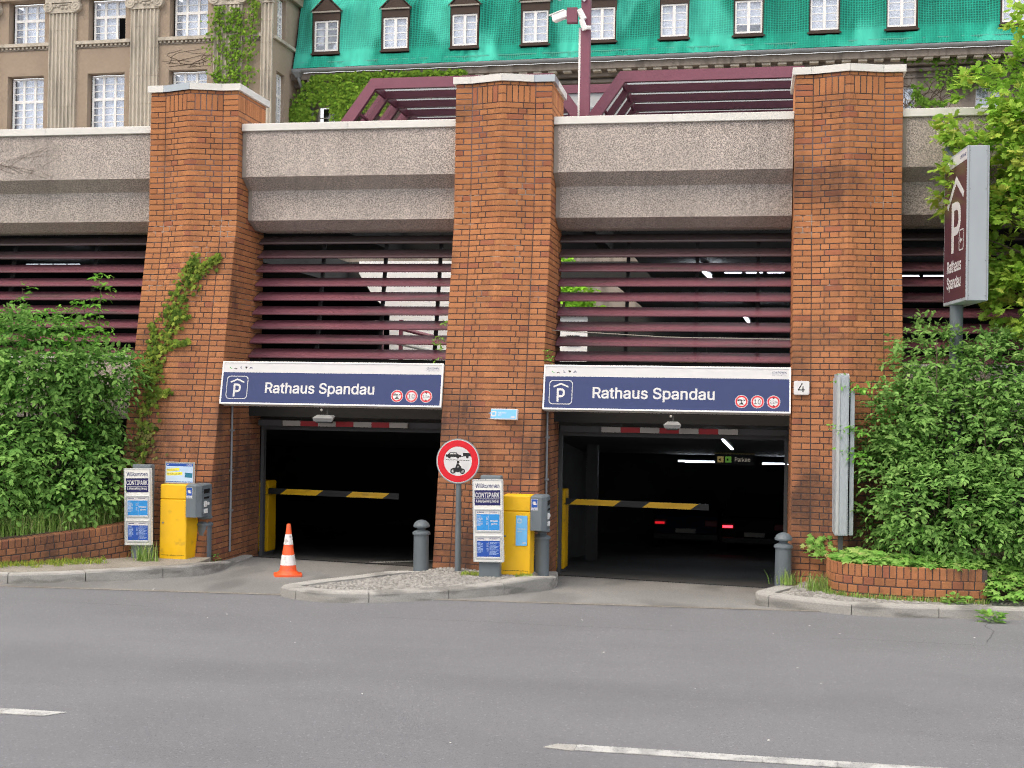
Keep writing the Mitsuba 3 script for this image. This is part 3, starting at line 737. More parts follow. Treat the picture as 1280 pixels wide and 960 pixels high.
def height_bar(x0, x1, a, b, label):
    k = thing('height_bar', label, 'height limit bar', 'height limit bars in the entrances')
    n = 7
    for i in range(n):
        xa, xb = x0 + (x1 - x0) * i / n, x0 + (x1 - x0) * (i + 1) / n
        add('segment', bx(xa, xb - .001, .78, .83, 1.975, 2.055), 'bar_white' if i % 2 == 0 else 'bar_red', k)
    add('rail', bx(a, b, .835, .93, 1.97, 2.06), 'dim_grey', k)
    for xx in (x0 + .3, x1 - .5): add('hanger', tube([(xx, .8, 2.05), (xx, .8, 2.4)], .006), 'dim_grey', k)
height_bar(-3.775, -1.765, -4.2, -.95, 'red and white height limit bar hanging in the left entrance')
height_bar(1.226, 3.24, .6, 3.95, 'red and white height limit bar hanging in the right entrance')
def lamp_box(x, label, w=.30):
    k = thing('signal_lamp', label, 'lamp', 'grey lamp housings above the height bars')
    m = trimesh.convex.convex_hull(np.array([(x + sx * a, y, z) for sx in (-1, 1) for a, y, z in ((w / 2 - .06, .45, 2.16), (w / 2, .40, 2.11), (w / 2 - .02, .42, 2.06), (w / 2 - .1, .6, 2.04), (w / 2 - .05, .7, 2.15))]))
    add('housing', m, 'light_grey_paint', k)
    add('lens', bx(x - w / 2 + .05, x + w / 2 - .05, .44, .55, 2.035, 2.06), 'dim_grey', k)
    b = trimesh.creation.icosphere(2, .02); b.apply_translation((x - .02, .40, 2.235)); add('sensor_ball', b, 'offwhite', k, smooth=True)
    add('arm', tube([(x, .62, 2.1), (x, .64, 2.3)], .015), 'dim_grey', k)
lamp_box(-3.0, 'grey lamp housing hanging above the bar of the left entrance', .33)
lamp_box(2.30, 'grey lamp housing hanging above the bar of the right entrance', .26)

def barrier(xh, xt, z, label, y=1.9):
    k = thing('barrier_gate', label, 'barrier', 'yellow and black barrier gates')
    f = float(drive_z(xh, y))
    add('housing', cbx(xh - .20, xh + .03, y - .12, y + .25, f + .06, 1.03, .015), 'yellow_paint', k)
    add('base_plate', bx(xh - .18, xh + .01, y - .1, y + .22, f - .02, f + .06), 'dim_grey', k)
    add('lid_joint', bx(xh - .202, xh + .032, y - .122, y + .25, .80, .806), 'dark_metal', k)
    F0 = Frame((xh + .04, y - .15, z), (1, 0, -.012), (0, 0, 1)); L = xt - xh - .04; h = .095
    add('boom', F0.m(ext(sbox(0, 0, L, h), -.05, 0)), 'dark_metal', k)
    cuts = [(.2, .82), (1.32, 1.94)] if xh < 0 else [(.05, .75), (1.2, 1.95)]
    for a, b in cuts:
        add('yellow_stripe', F0.m(ext(Polygon([(a, 0.002), (b, 0.002), (b + .12, h - .002), (a + .12, h - .002)]), .0, .002)), 'yellow_paint', k)
    return k
barrier(-4.40, -2.15, .825, 'yellow and black striped barrier closing the left entrance behind the cone')
barrier(.53, 2.80, .80, 'yellow and black striped barrier closing the right entrance')

# ------------------------------------------------------------------ signs on the pillars
k = thing('house_number', 'white square house number plate with black digit 4 on right pillar', 'house number sign')
F0 = Frame((3.993, bat(2.56) - .01, 2.565), (1, 0, 0), (0, .2, 1))
add('plate', F0.m(ext(rrect(0, 0, .205, .19, .02), -.004, .05)), 'print_white', k)
add('digit', F0.m(text('4', .125, .1, .033, .05, False, 'c')), 'print_black', k)
k = thing('blue_plate', 'small light blue plate screwed to the middle pillar above the round sign', 'sign')
F0 = Frame((-.2, bat(2.16) - .135, 2.165), (1, -.12, 0), (0, .2, 1))
add('plate', F0.m(ext(sbox(0, 0, .42, .15), -.05, .01)), 'print_white', k)
add('print', F0.m(ext(sbox(.012, .012, .408, .138), .01, .0115)), 'light_blue', k)
add('emblem', F0.m(ext(rrect(.04, .04, .115, .115, .015).difference(rrect(.055, .055, .1, .1, .01)), .0115, .013)), 'print_white', k)
add('lettering', F0.m(cat(text('Anwohner', .022, .14, .083, .0115, True, 'l', .12), text('frei', .022, .14, .05, .0115, True, 'l', .05), ext(sbox(.33, .025, .395, .045), .0115, .0125))), 'print_white', k)

k = thing('traffic_sign', 'round red-rimmed no entry sign for trailers and motorcycles on grey post', 'traffic sign')
sx, sy, sz = -.465, -1.33, 1.60
add('post', tube([(sx, sy + .0, .05), (sx - .003, sy, .75)], .042, 16), 'grey_paint', k, smooth=40)
add('post', tube([(sx - .003, sy, .752), (sx - .01, sy, 1.75)], .038, 16), 'grey_paint', k, smooth=40)
F0 = Frame((sx - .01, sy - .06, sz), (1, -.05, 0), (0, 0, 1))
add('disc', F0.m(ext(Point(0, 0).buffer(.305, quad_segs=24), -.02, 0)), 'zinc', k)
add('white_face', F0.m(ext(Point(0, 0).buffer(.293, quad_segs=24), 0, .0015)), 'print_white', k)
add('red_ring', F0.m(ext(ring(0, 0, .198, .285).buffer(0), .0015, .003)), 'print_red', k)
pic = unary_union([at(car_icon(.215), -.06, .056), at(trailer_icon(.24), .125, .056), sbox(-.165, .012, .165, .018), at(moto_icon(.185), 0.0, -.135)])
add('pictogram', F0.m(ext(pic, .0015, .003)), 'print_black', k)
for z in (-.12, .12): add('clamp', F0.m(bx(-.055, .055, z - .015, z + .015, -.1, -.021)), 'zinc', k)

# ------------------------------------------------------------------ info totems and ticket machines
def totem(x, y, label, lean, lift=.30):
    k = thing('info_board', label, 'information board', 'welcome boards beside the ticket machines')
    add('post', cbx(x - .14, x + .14, y + .06, y + .2, .04, 1.44, .012), 'grey_paint', k)
    F0 = Frame((x - .2, y, lift), (math.cos(lean), -.04, -math.sin(lean)), (math.sin(lean), 0, math.cos(lean)))
    W, Hh = .405, 1.085
    add('panel', F0.m(cbx(0, W, 0, Hh, -.06, 0, .006)), 'offwhite', k)
    add('rim', F0.m(ext(sbox(0, 0, W, Hh).difference(sbox(.012, .012, W - .012, Hh - .012)), 0, .006)), 'light_grey_paint', k)
    add('welcome_lettering', F0.m(text('Willkommen', .055, W / 2, .975, 0, True, 'c', .325)), 'dark_text', k)
    q = part('name_plate', k)
    add('field', F0.m(ext(sbox(.028, .745, .375, .945), 0, .002)), 'print_navy', q)
    add('lettering', F0.m(cat(text('CONTIPARK', .062, .20, .85, .002, True, 'c', .325), ext(sbox(.038, .828, .362, .833), .002, .003), text('& interparking Group', .032, .20, .785, .002, True, 'c', .31))), 'print_white', q)
    for (v0, v1, col, two) in ((.395, .695, 'print_mid', True), (.045, .345, 'print_navy', False)):
        q = part('poster_frame', k)
        add('border', F0.m(ext(sbox(.03, v0, .378, v1).difference(sbox(.042, v0 + .015, .366, v1 - .012)), 0, .016)), 'light_grey_paint', q)
        add('paper', F0.m(ext(sbox(.042, v0 + .015, .366, v1 - .012), 0, .003)), 'print_white', q)
        c1 = 'print_sky' if two else 'print_mid'
        add('print_field', F0.m(ext(sbox(.052, v0 + .025, .212, v1 - .065), .003, .0045)), c1, q)
        add('print_field', F0.m(ext(sbox(.215, v0 + .025, .360, v1 - .065), .003, .0045)), c1, q)
        ln = [sbox(.058, v1 - .09 - .016 * i, .058 + (.075 if i % 4 else .05), v1 - .085 - .016 * i) for i in range(9)] + [sbox(.180, v1 - .09 - .016 * i, .203, v1 - .085 - .016 * i) for i in range(9) if i % 4]
        if two: add('lettering', F0.m(cat(ext(unary_union(ln), .0045, .0055), text('Stellplatz', .022, .288, v0 + .135, .0045, True, 'c', .105), text('gefunden', .022, .288, v0 + .098, .0045, True, 'c', .085))), 'print_white', q)
        else: add('lettering', F0.m(cat(ext(unary_union(ln + [sbox(.225, v1 - .09 - .016 * i, .345 - (i % 3) * .02, v1 - .086 - .016 * i) for i in range(11)]), .0045, .0055))), 'pale_blue_print', q)
        add('headline', F0.m(ext(unary_union([sbox(.06, v1 - .045, .15, v1 - .035), sbox(.22, v1 - .042, .33, v1 - .035)]), .003, .004)), 'dark_text', q)
    return k
totem(-5.065, -1.46, 'tall grey welcome board standing beside the low wall on the left', -.032)
totem(.055, -1.82, 'tall grey welcome board on the traffic island behind the round sign', -.030)

def ticket_machine(x0, x1, y0, y1, label):
    k = thing('ticket_machine', label, 'ticket machine', 'yellow ticket machines at the entrances')
    zt = 1.165
    add('body', cbx(x0, x1, y0, y1, .10, .952, .01), 'yellow_paint', k)
    add('hood', cbx(x0, x1, y0 - .002, y1, .957, zt, .012), 'yellow_paint', k)
    h = part('reader_head', k)
    c = .05
    hull = trimesh.convex.convex_hull(np.array([(x, y, z) for x, y in ((x1 + .003, y0 - .03), (x1 + .15, y0 - .03), (x1 + .21, y0 + .04), (x1 + .21, y1 - .02), (x1 + .003, y1 - .02)) for z in (.71, 1.15)] +
                                              [(x, y, 1.175) for x, y in ((x1 + .02, y0), (x1 + .15, y0), (x1 + .19, y1 - .06), (x1 + .02, y1 - .06))]))
    add('case', hull, 'grey_paint', h)
    F1 = Frame((x1 + .212, y0 + .06, .72), (0, 1, 0), (0, 0, 1))
    add('display', F1.m(bx(.05, .24, .32, .38, -.005, .004)), 'print_black', h)
    add('slot', F1.m(bx(.06, .22, .245, .27, -.005, .006)), 'print_black', h)
    add('button', F1.m(cat(bx(.06, .14, .13, .21, -.005, .012), bx(.17, .22, .15, .19, -.005, .012))), 'white_paint', h)
    add('ticket_slot', F1.m(bx(.06, .15, .04, .1, -.005, .02)), 'white_paint', h)
    F2 = Frame((x1 + .012, y0 - .031, .98), (1, 0, 0), (0, 0, 1))
    add('sticker', F2.m(ext(sbox(0, 0, .085, .15), -.002, .002)), 'print_white', k)
    add('sticker_print', F2.m(cat(ext(sbox(.004, .035, .081, .146), .002, .003))), 'print_mid', k)
    add('sticker_symbol', F2.m(ext(sbox(.02, .085, .06, .115).union(sbox(.028, .07, .07, .09)), .003, .004)), 'print_white', k)
    add('sticker_line', F2.m(ext(sbox(.012, .012, .072, .02), .002, .003)), 'print_mid', k)
    add('door_seam', bx(x0 + .03, x1 - .03, y0 - .0015, y0 + .01, .16, .166), 'dark_metal', k)
    add('lock', Frame((x0 + .05, y0 - .001, .62), (1, 0, 0), (0, 0, 1)).m(ext(Point(0, 0).buffer(.012), -.002, .006)), 'zinc', k)
    return k
t1 = ticket_machine(-4.815, -4.415, -1.31, -.90, 'yellow ticket machine with an advert panel on top beside the left entrance')
t2 = ticket_machine(.165, .555, -1.50, -1.15, 'yellow ticket machine with a light blue poster on the traffic island')
F0 = Frame((.36, -1.513, .50), (1, 0, 0), (0, 0, 1))
add('poster', F0.m(ext(rrect(0, 0, .155, .40, .012), 0, .002)), 'light_blue', t2)
add('poster_print', F0.m(cat(ext(rrect(.02, .30, .075, .36, .01).difference(rrect(.03, .31, .065, .35, .005)), .002, .003), text('Jetzt Anwohner', .018, .02, .215, .002, True, 'l', .12), text('parken', .018, .02, .18, .002, True, 'l', .06), ext(sbox(.09, .03, .14, .045), .002, .003))), 'print_white', t2)
# advert panel standing on the left machine
k = thing('advert_panel', 'small framed advert with yellow lines standing on the left ticket machine', 'advertising panel')
F0 = Frame((-4.80, -1.20, 1.172), (1, .03, 0), (0, 0, 1)); W, Hh = .435, .305
add('frame', F0.m(ext(sbox(0, 0, W, Hh), -.03, 0)), 'offwhite', k)
add('rim', F0.m(ext(sbox(0, 0, W, Hh).difference(sbox(.014, .014, W - .014, Hh - .014)), 0, .006)), 'warm_grey', k)
add('paper', F0.m(ext(sbox(.014, .014, W - .014, Hh - .014), 0, .001)), 'pale_blue_print', k)
add('header', F0.m(ext(sbox(.018, Hh - .058, W - .018, Hh - .02), .001, .002)), 'print_mid', k)
add('header_lettering', F0.m(cat(text('CONTIPARK', .016, W - .03, Hh - .046, .002, True, 'r', .08), ext(Point(.045, Hh - .038).buffer(.009), .002, .003))), 'print_white', k)
add('highlight', F0.m(cat(ext(Polygon([(.025, .165), (.215, .185), (.215, .225), (.025, .205)]), .001, .002), ext(Polygon([(.025, .11), (.26, .125), (.26, .168), (.025, .152)]), .0012, .0022))), 'print_yellow', k)
add('lettering', F0.m(cat(text('Parken kann', .022, .035, .183, .0022, False, 'l', .15), text('So günstig sein!', .022, .035, .127, .0023, False, 'l', .205))), 'dark_text', k)
add('card_print', F0.m(ext(Polygon([(.30, .09), (.405, .085), (.412, .15), (.305, .158)]), .001, .0025)), 'teal', k)
add('footer', F0.m(ext(sbox(.018, .02, W - .018, .03), .001, .002)), 'print_mid', k)

# ------------------------------------------------------------------ bollards, cone
def bollard(x, y, z0, label):
    k = thing('bollard', label, 'bollard', 'grey cast iron bollards')
    add('shaft', lathe([(0, -.05), (.108, -.05), (.105, .46), (.0, .46)], 32, (x, y, z0)), 'grey_paint', k, smooth=40)
    add('collar', lathe([(.0, .461), (.122, .461), (.126, .475), (.120, .495), (.085, .515), (.055, .53), (.0, .53)], 32, (x, y, z0)), 'grey_paint', k, smooth=40)
    add('head', lathe([(.0, .531), (.055, .531), (.062, .55), (.112, .565), (.116, .58), (.112, .592), (.095, .625), (.06, .652), (.02, .664), (0, .666)], 32, (x, y, z0)), 'grey_paint', k, smooth=40)
bollard(-1.06, -1.02, .09, 'grey round-headed bollard on the traffic island left of the round sign')
bollard(3.87, -1.10, .09, 'grey round-headed bollard in front of the right pillar by the planter')
bollard(-4.35, -.83, .09, 'grey bollard hidden behind the left yellow ticket machine')
bollard(.64, -1.06, .09, 'grey bollard hidden behind the yellow ticket machine on the island')
k = thing('traffic_cone', 'orange and white striped traffic cone in front of the left entrance', 'traffic cone')
cx, cy = -2.86, -1.40; cz = float(drive_z(cx, cy)) + .006
bs = rrect(-.19, -.19, .19, .19, .06); bm = ext(bs, 0, .025); bm.apply_transform(trimesh.transformations.rotation_matrix(.4, (0, 0, 1))); bm.apply_translation((cx, cy, cz))
add('base', bm, 'cone_orange', k)
rz = lambda z: .128 - .105 * z / .70
zs = [.026, .15, .29, .43, .575, .72]
for i in range(5):
    a, b = zs[i], zs[i + 1]
    m = 0 if i % 2 == 0 else .003
    if i == 0: pr = [(0, a), (.165, a), (.15, a + .02), (rz(a + .04), a + .045), (rz(b), b), (0, b)]
    elif i == 4: pr = [(0, a), (rz(a), a), (.03, .70), (.024, .715), (0, .718)]
    else: pr = [(0, a + .0005), (rz(a) + m, a + .0005), (rz(b) + m, b - .0005), (0, b - .0005)]
    add('band', lathe(pr, 32, (cx, cy, cz)), 'cone_white' if i % 2 else 'cone_orange', k, smooth=30)

# ------------------------------------------------------------------ pylon sign, billboard frame, mast
k = thing('pylon_sign', 'tall grey box sign with white parking symbol on plum face', 'pylon sign')
ux = .272 * np.array([math.cos(.1), math.sin(.1), 0]); uy = 1.17 * np.array([-math.sin(.1), math.cos(.1), 0])
A = np.array([6.055, -1.6, 3.78]); Wd, Dp, Hh = np.linalg.norm(ux), np.linalg.norm(uy), 1.95
Fr = Frame(A, ux, (0, 0, 1))                     # grey narrow face towards the road
body = Fr.m(cbx(0, Wd, 0, Hh, -Dp, 0, .008)); add('box', body, 'aluminium', k)
for u in (.018, Wd - .03): add('edge_strip', Fr.m(bx(u, u + .012, .0, Hh, .0005, .004)), 'zinc', k)
for u in (.03, Wd - .04):
    for v in (.06, .5, 1.4, 1.88): add('screw', Fr.m(bx(u - .004, u + .004, v - .004, v + .004, 0, .006)), 'dark_metal', k)
Fp = Frame(A + uy, -uy, (0, 0, 1))               # plum face towards the left
add('face', Fp.m(ext(sbox(.03, .045, Dp - .03, Hh - .17), -.001, .002)), 'plum', k)
add('header', Fp.m(ext(sbox(.03, Hh - .165, Dp - .03, Hh - .03), -.001, .002)), 'print_white', k)
add('operator_lettering', Fp.m(text('CONTIPARK', .04, Dp - .06, Hh - .115, .002, True, 'r', .3)), 'dark_text', k)
rf = LineString([(.20, 1.28), (Dp / 2 + .05, 1.60), (Dp - .16, 1.36)]).buffer(.04, join_style=2, cap_style=2)
add('parking_symbol', Fp.m(cat(ext(rf, .002, .004), text('P', .62, .42, .68, .002, True, 'l', .46, .002))), 'print_white', k)
add('arrow_box', Fp.m(cat(ext(rrect(.80, .66, 1.02, .93, .03).difference(rrect(.815, .675, 1.005, .915, .025)), .002, .003), ext(unary_union([sbox(.86, .78, .96, .805), Polygon([(.84, .79), (.89, .83), (.89, .755)])]), .002, .003))), 'print_white', k)
add('lettering', Fp.m(cat(text('Rathaus', .15, .2, .42, .002, True, 'l', .72), text('Spandau', .15, .2, .21, .002, True, 'l', .70))), 'print_white', k)
pc = A + uy * .72 + ux * .35
add('post', tube([(pc[0], pc[1], .3), (pc[0], pc[1], 3.85)], .085, 20), 'dark_metal' if False else 'grey_paint', k, smooth=40)
pt_ = A + uy * .93 + ux * .3
add('top_stub', bx(pt_[0] - .1, pt_[0] + .1, pt_[1] - .08, pt_[1] + .08, 5.73, 5.90), 'grey_paint', k)

k = thing('billboard', 'slim grey aluminium display frame seen edge-on before the right pillar', 'display frame')
add('frame', ext(sbox(4.50, -1.55, 4.655, -.75), .78, 2.80), 'aluminium', k)
cp = extrude_x([(-1.55, 2.801), (-.75, 2.801), (-.75, 2.85), (-1.45, 2.85), (-1.55, 2.825)], 4.515, 4.655); add('top_profile', cp, 'aluminium', k)
add('edge_band', cbx(4.508, 4.545, -1.562, -1.5505, .79, 2.80, .004), 'light_grey_paint', k)
add('edge_band', cbx(4.553, 4.645, -1.558, -1.5505, .79, 2.80, .004), 'aluminium', k)
add('door_panel', cbx(4.675, 4.73, -1.5, -.8, .78, 2.63, .005), 'aluminium', k)
add('hinge_strip', bx(4.656, 4.674, -1.45, -.85, .8, 2.78), 'dark_metal', k)
for y in (-1.4, -.9): add('leg', bx(4.55, 4.61, y - .03, y + .03, .3, .78), 'dim_grey', k)

k = thing('camera_mast', 'dark red square mast rising behind the parapet beside the middle pillar', 'mast')
mx, my = .83, 1.35
add('pole', cbx(mx - .072, mx + .072, my - .072, my + .072, 5.7, 9.6, .01), 'frame_paint', k)
add('cable_duct', bx(mx - .108, mx - .078, my - .03, my + .02, 5.7, 8.2), 'white_paint', k)
k = thing('security_camera', 'white bullet security camera bracketed to the dark red mast', 'security camera', 'cameras on the mast')
def camera(k, c, yaw, L):
    F0 = Frame(c, (math.cos(yaw), math.sin(yaw), .22), (0, 0, 1))
    add('body', F0.m(cbx(-L, 0, -.055, .055, -.055, .055, .012)), 'white_paint', k)
    add('sunshield', F0.m(cbx(-L - .04, -.03, .058, .072, -.065, .065, .004)), 'white_paint', k)
    add('lens', F0.m(bx(-L - .006, -L + .01, -.04, .04, -.04, .04)), 'print_black', k)
camera(k, (mx - .27, my - .12, 8.40), -.35, .26)
add('bracket', cat(bx(mx - .28, mx - .12, my - .17, my - .06, 8.25, 8.48)), 'frame_paint', k)
add('joint', cat(tube([(mx - .1, my - .13, 8.45), (mx - .02, my - .12, 8.3)], .05), tube([(mx - .06, my - .14, 8.3), (mx, my - .12, 8.14)], .045), tube([(mx - .02, my - .12, 8.18), (mx + .09, my - .12, 8.17)], .03)), 'white_paint', k)
k2 = thing('security_camera', 'upper security camera with a grey underside at the very top of the mast', 'security camera', 'cameras on the mast')
camera(k2, (mx - .12, my - .16, 8.76), -.3, .36)
add('joint', tube([(mx - .12, my - .14, 8.72), (mx, my - .1, 8.6)], .035), 'white_paint', k2)
k = add('wire', tube([(.53, .32, 3.47), (2.2, .3, 3.38), (3.97, .28, 3.36)], .007, 5), 'warm_grey')
tag(k, 'thin pale wire strung across the slats of the right bay', 'wire')

# ------------------------------------------------------------------ glazed roofs over the ramps
def skylight(xl, xa, xb, xr, y0, label, nf=6, gap=.72):
    """trapezoid frames of box beams with glass laid over them"""
    k = thing('glazed_roof', label, 'glass roof', 'glazed canopies on the garage roof')
    zt, z0, bw = 7.68, 6.2, .17
    sl = (xa - xl) / (zt - 7.0); xl0 = xl - sl * (7.0 - z0); xr0 = xr + sl * (7.0 - z0)
    outer = [(xl0, z0), (xa, zt), (xb, zt), (xr0, z0)]
    P = Polygon(outer); inn = Polygon([(xl0 + .235, z0 - .01), (xa + .075, zt - bw), (xb - .075, zt - bw), (xr0 - .235, z0 - .01)])
    fr = P.difference(inn)
    for i in range(nf):
        y = y0 + gap * i
        m = ext(fr, 0, .10); v = np.array(m.vertices)
        add('frame', trimesh.Trimesh(np.stack([v[:, 0], y + v[:, 2], v[:, 1]], -1), np.array(m.faces)[:, ::-1], process=False), 'frame_paint', k)
        for sx in (xa + .1, xb - .1): add('joint_plate', bx(sx - .09, sx + .09, y - .004, y - .001, zt - .13, zt - .04), 'frame_paint', k)
    for i in range(nf - 1):
        y = y0 + gap * i + .1; y2 = y0 + gap * (i + 1)
        z = zt - .05
        def pane(a, b, mat_='frosted'):
            v = np.array([(a[0], y, a[1]), (b[0], y, b[1]), (b[0], y2, b[1]), (a[0], y2, a[1])])
            add('pane', (v, np.array([(0, 1, 2), (0, 2, 3)])), mat_, k)
        pane((xa + .05, z), (xb - .05, z)); pane((xl0 + .12, z0), (xa + .02, z - .02), 'glass' if xl < 0 else 'frosted'); pane((xr0 - .12, z0), (xb - .02, z - .02))
        for f_ in (.36, .68):
            for (a, b) in (((xl0 + .12, z0), (xa + .03, z)), ((xr0 - .12, z0), (xb - .03, z))):
                px_, pz_ = a[0] + (b[0] - a[0]) * f_, a[1] + (b[1] - a[1]) * f_
                add('glazing_bar', bx(px_ - .02, px_ + .02, y, y2, pz_ - .03, pz_ + .01), 'frame_paint', k)
        add('glazing_bar', bx(xa, xa + .04, y, y2, zt - .17, zt - .03), 'frame_paint', k)
    return k
skylight(-3.30, -2.80, .22, .73, 2.0, 'dark red framed glass canopy on the garage roof left of the mast')
skylight(.80, 1.30, 4.15, 4.70, 2.0, 'dark red framed glass canopy on the garage roof right of the mast')
k = thing('glazed_roof', 'glass wall with a dark red top beam behind the mast', 'glass roof', 'glazed canopies on the garage roof')
add('beam', bx(-.6, 2.4, 6.6, 6.75, 8.42, 8.58), 'frame_paint', k)
for z in (7.55, 8.1): add('glazing_bar', bx(-.6, 2.4, 6.62, 6.7, z, z + .04), 'zinc', k)
for x in (-.6, .9, 2.36): add('post', bx(x, x + .04, 6.62, 6.7, 5.75, 8.42), 'frame_paint', k)
for x in (-.56, .94):
    for (a, b) in ((5.8, 7.55), (7.59, 8.1), (8.14, 8.42)): add('pane', bx(x, x + 1.42, 6.65, 6.66, a, b), 'light_grey_paint', k)

# ------------------------------------------------------------------ inside the garage: lamps, direction signs, cars
def tube_lamp(a, b, label, r=.014, power=6.0, group='fluorescent tubes in the garage'):
    k = numbered('tube_lamp'); tag(k, label, 'lamp', group)
    d = np.array(b) - np.array(a)
    scene[k + '__tube'] = mikit.ply(tube([a, b], r, 6), 'print_white', emitter={'type': 'area', 'radiance': {'type': 'rgb', 'value': [power * .92, power, power * 1.08]}})
    scene[k + '__holder'] = mikit.ply(tube([np.array(a) + [0, 0, r * 2.4], np.array(b) + [0, 0, r * 2.4]], r * 1.2, 4), 'dim_grey')
LA = [(2.47, 6.74, 4.95), (2.57, 8.28, 4.95), (3.20, 15.27, 4.6), (3.31, 18.13, 4.6), (2.94, 4.4, 1.79), (3.12, 3.2, 1.68)]
tube_lamp((1.87, 10, 1.13), (2.64, 10, 1.13), 'horizontal lit tube left of the hanging sign in the right entrance')
tube_lamp((3.66, 10, 1.12), (4.4, 10, 1.12), 'horizontal lit tube right of the hanging sign in the right entrance')
tube_lamp(LA[4], LA[5], 'short slanting lit tube just under the height bar of the right entrance', .02)
tube_lamp(LA[0], LA[1], 'upper slanting lit tube behind the slats of the right bay', .03)
tube_lamp(LA[2], LA[3], 'lower slanting lit tube behind the slats of the right bay', .03)
for i, w_ in enumerate(('first', 'second', 'third', 'fourth')):
    tube_lamp((-11.3 + .31 * i, 6, 5.02), (-11.02 + .31 * i, 6, 5.02), w_ + ' from left of the lit tubes behind the slats at far left', .014, 3.0)
tube_lamp((-9.15, 4, 5.0), (-9.05, 4, 5.0), 'tiny lit lamp behind the top slats at far left', .02, 2.5)
for i, w_ in enumerate(('first', 'second', 'third')):
    tube_lamp((2.85 + .42 * i, 8, 5.04), (3.18 + .42 * i, 8, 5.04), w_ + ' from left of the faint tubes high behind the slats of the right bay', .010, 1.2)
for i, w_ in enumerate(('first', 'second', 'third')):
    tube_lamp((6.0 + .45 * i, 6, 4.78), (6.38 + .45 * i, 6, 4.78), w_ + ' from left of the lit tubes behind the slats at far right', .012, 1.2)
def hanging_sign(x0, x1, y, z0, z1, s, label):
    k = thing('hanging_sign', label, 'sign')
    add('box', bx(x0, x1, y, y + .1, z0, z1), 'print_black', k)
    h = z1 - z0
    F0 = Frame((x0, y - .001, z0), (1, 0, 0), (0, 0, 1))
    add('top_edge', bx(x0, x1, y - .02, y + .1, z1, z1 + .03), 'amber_print', k)
    add('arrow_field', F0.m(cat(ext(sbox(.06, h * .25, .06 + h * .55, h * .8).difference(Polygon([(.08, h * .5), (.13, h * .66), (.13, h * .36)])), 0, .002))), 'amber_print', k)
    add('symbol_field', F0.m(ext(sbox(.22, h * .25, .22 + h * .55, h * .8).difference(sbox(.25, h * .4, .29, h * .6)), 0, .002)), 'signal_green', k)
    add('lettering', F0.m(text(s, h * .38, .42, h * .35, 0, False, 'l', (x1 - x0) * .38)), 'warm_grey', k)
    for key_, col_ in (('arrow_field', (.022, .017, .006)), ('symbol_field', (.008, .020, .003)), ('lettering', (.030, .027, .022))): scene[k + '__' + key_]['emitter'] = {'type': 'area', 'radiance': {'type': 'rgb', 'value': list(col_)}}
    add('hanger', cat(tube([(x0 + .1, y + .05, z1), (x0 + .1, y + .05, z1 + .35)], .01, 5), tube([(x1 - .1, y + .05, z1), (x1 - .1, y + .05, z1 + .35)], .01, 5)), 'dim_grey', k)
hanging_sign(2.67, 3.49, 9.0, 1.12, 1.35, 'Parken', 'dark hanging sign reading Parken inside the right entrance')
hanging_sign(2.02, 2.75, 4.0, 2.965, 3.10, 'Ausfahrt', 'dark sign reading Ausfahrt showing just above the right entrance sign')

def car(x, y, z, label, paint, light):
    k = thing('parked_car', label, 'car', 'cars parked inside the garage')
    W = .88
    body = [(-2.2, .28), (-2.22, .62), (-2.12, .92), (-1.95, .98), (.5, .95), (1.7, .82), (2.15, .68), (2.2, .30)]
    cab = [(-1.95, .97), (-1.45, 1.40), (-.3, 1.47), (.35, 1.36), (1.0, .94)]
    def loft(pr, w0, w1, zlo, zhi):
        vs = []
        for yy, zz in pr:
            w = w0 + (w1 - w0) * np.clip((zz - zlo) / (zhi - zlo), 0, 1)
            if abs(yy) > 2.1: w *= .93
            vs += [(x - w, y + yy + 2.2, z + zz), (x + w, y + yy + 2.2, z + zz)]
        return trimesh.convex.convex_hull(np.array(vs))
    add('body', loft(body, W, W - .04, .3, 1.0), paint, k)
    add('cabin', loft(cab, W - .06, W - .26, .95, 1.47), paint, k)
    g = [(-.62, -2.13 + .17, .99), (.62, -2.13 + .17, .99), (.52, -1.50, 1.36), (-.52, -1.50, 1.36)]
    v = np.array([(x + a, y + b + 2.2 - .03, z + c) for a, b, c in g]); add('rear_window', trimesh.convex.convex_hull(np.vstack([v, v + [0, .02, .004]])), 'print_black', k)
    for s in (-1, 1):
        lm = cbx(x + s * .66 - .16, x + s * .66 + .16, y - .05, y + .05, z + .66, z + .82, .015)
        lk = add('tail_light', lm, 'dark_red', k)
        if light and s == -1:
            kk = add('lit_tail_light', bx(x - .80, x - .55, y - .06, y - .045, z + .70, z + .76), 'dark_red', k)
            scene[kk]['emitter'] = {'type': 'area', 'radiance': {'type': 'rgb', 'value': [1.6 * light, .03 * light, .05 * light]}}
        for yy in (.75, 3.4):
            w = lathe([(0, -.1), (.30, -.1), (.32, -.05), (.32, .05), (.30, .1), (0, .1)], 20)
            w.apply_transform(trimesh.transformations.rotation_matrix(math.pi / 2, (0, 1, 0))); w.apply_translation((x + s * .78, y + yy, z + .32))
            add('wheel', w, 'tyre', k, smooth=40)
    F0 = Frame((x - .26, y - .035, z + .48), (1, 0, 0), (0, 0, 1))
    add('number_plate', F0.m(ext(sbox(0, 0, .52, .11), 0, .01)), 'warm_grey', k)
    add('bumper', cbx(x - .84, x + .84, y - .03, y + .1, z + .3, z + .46, .02), 'print_black', k)
car(3.52, 15.5, -1.5, 'black car parked rear outwards with one red tail light glowing in the right entrance', 'car_black', .7)
car(1.75, 18.2 - 2.2, -1.5, 'dark blue car parked deeper inside the right entrance on the left', 'car_blue', .06)  # faint red emitter in place of a dim reflection in its tail light

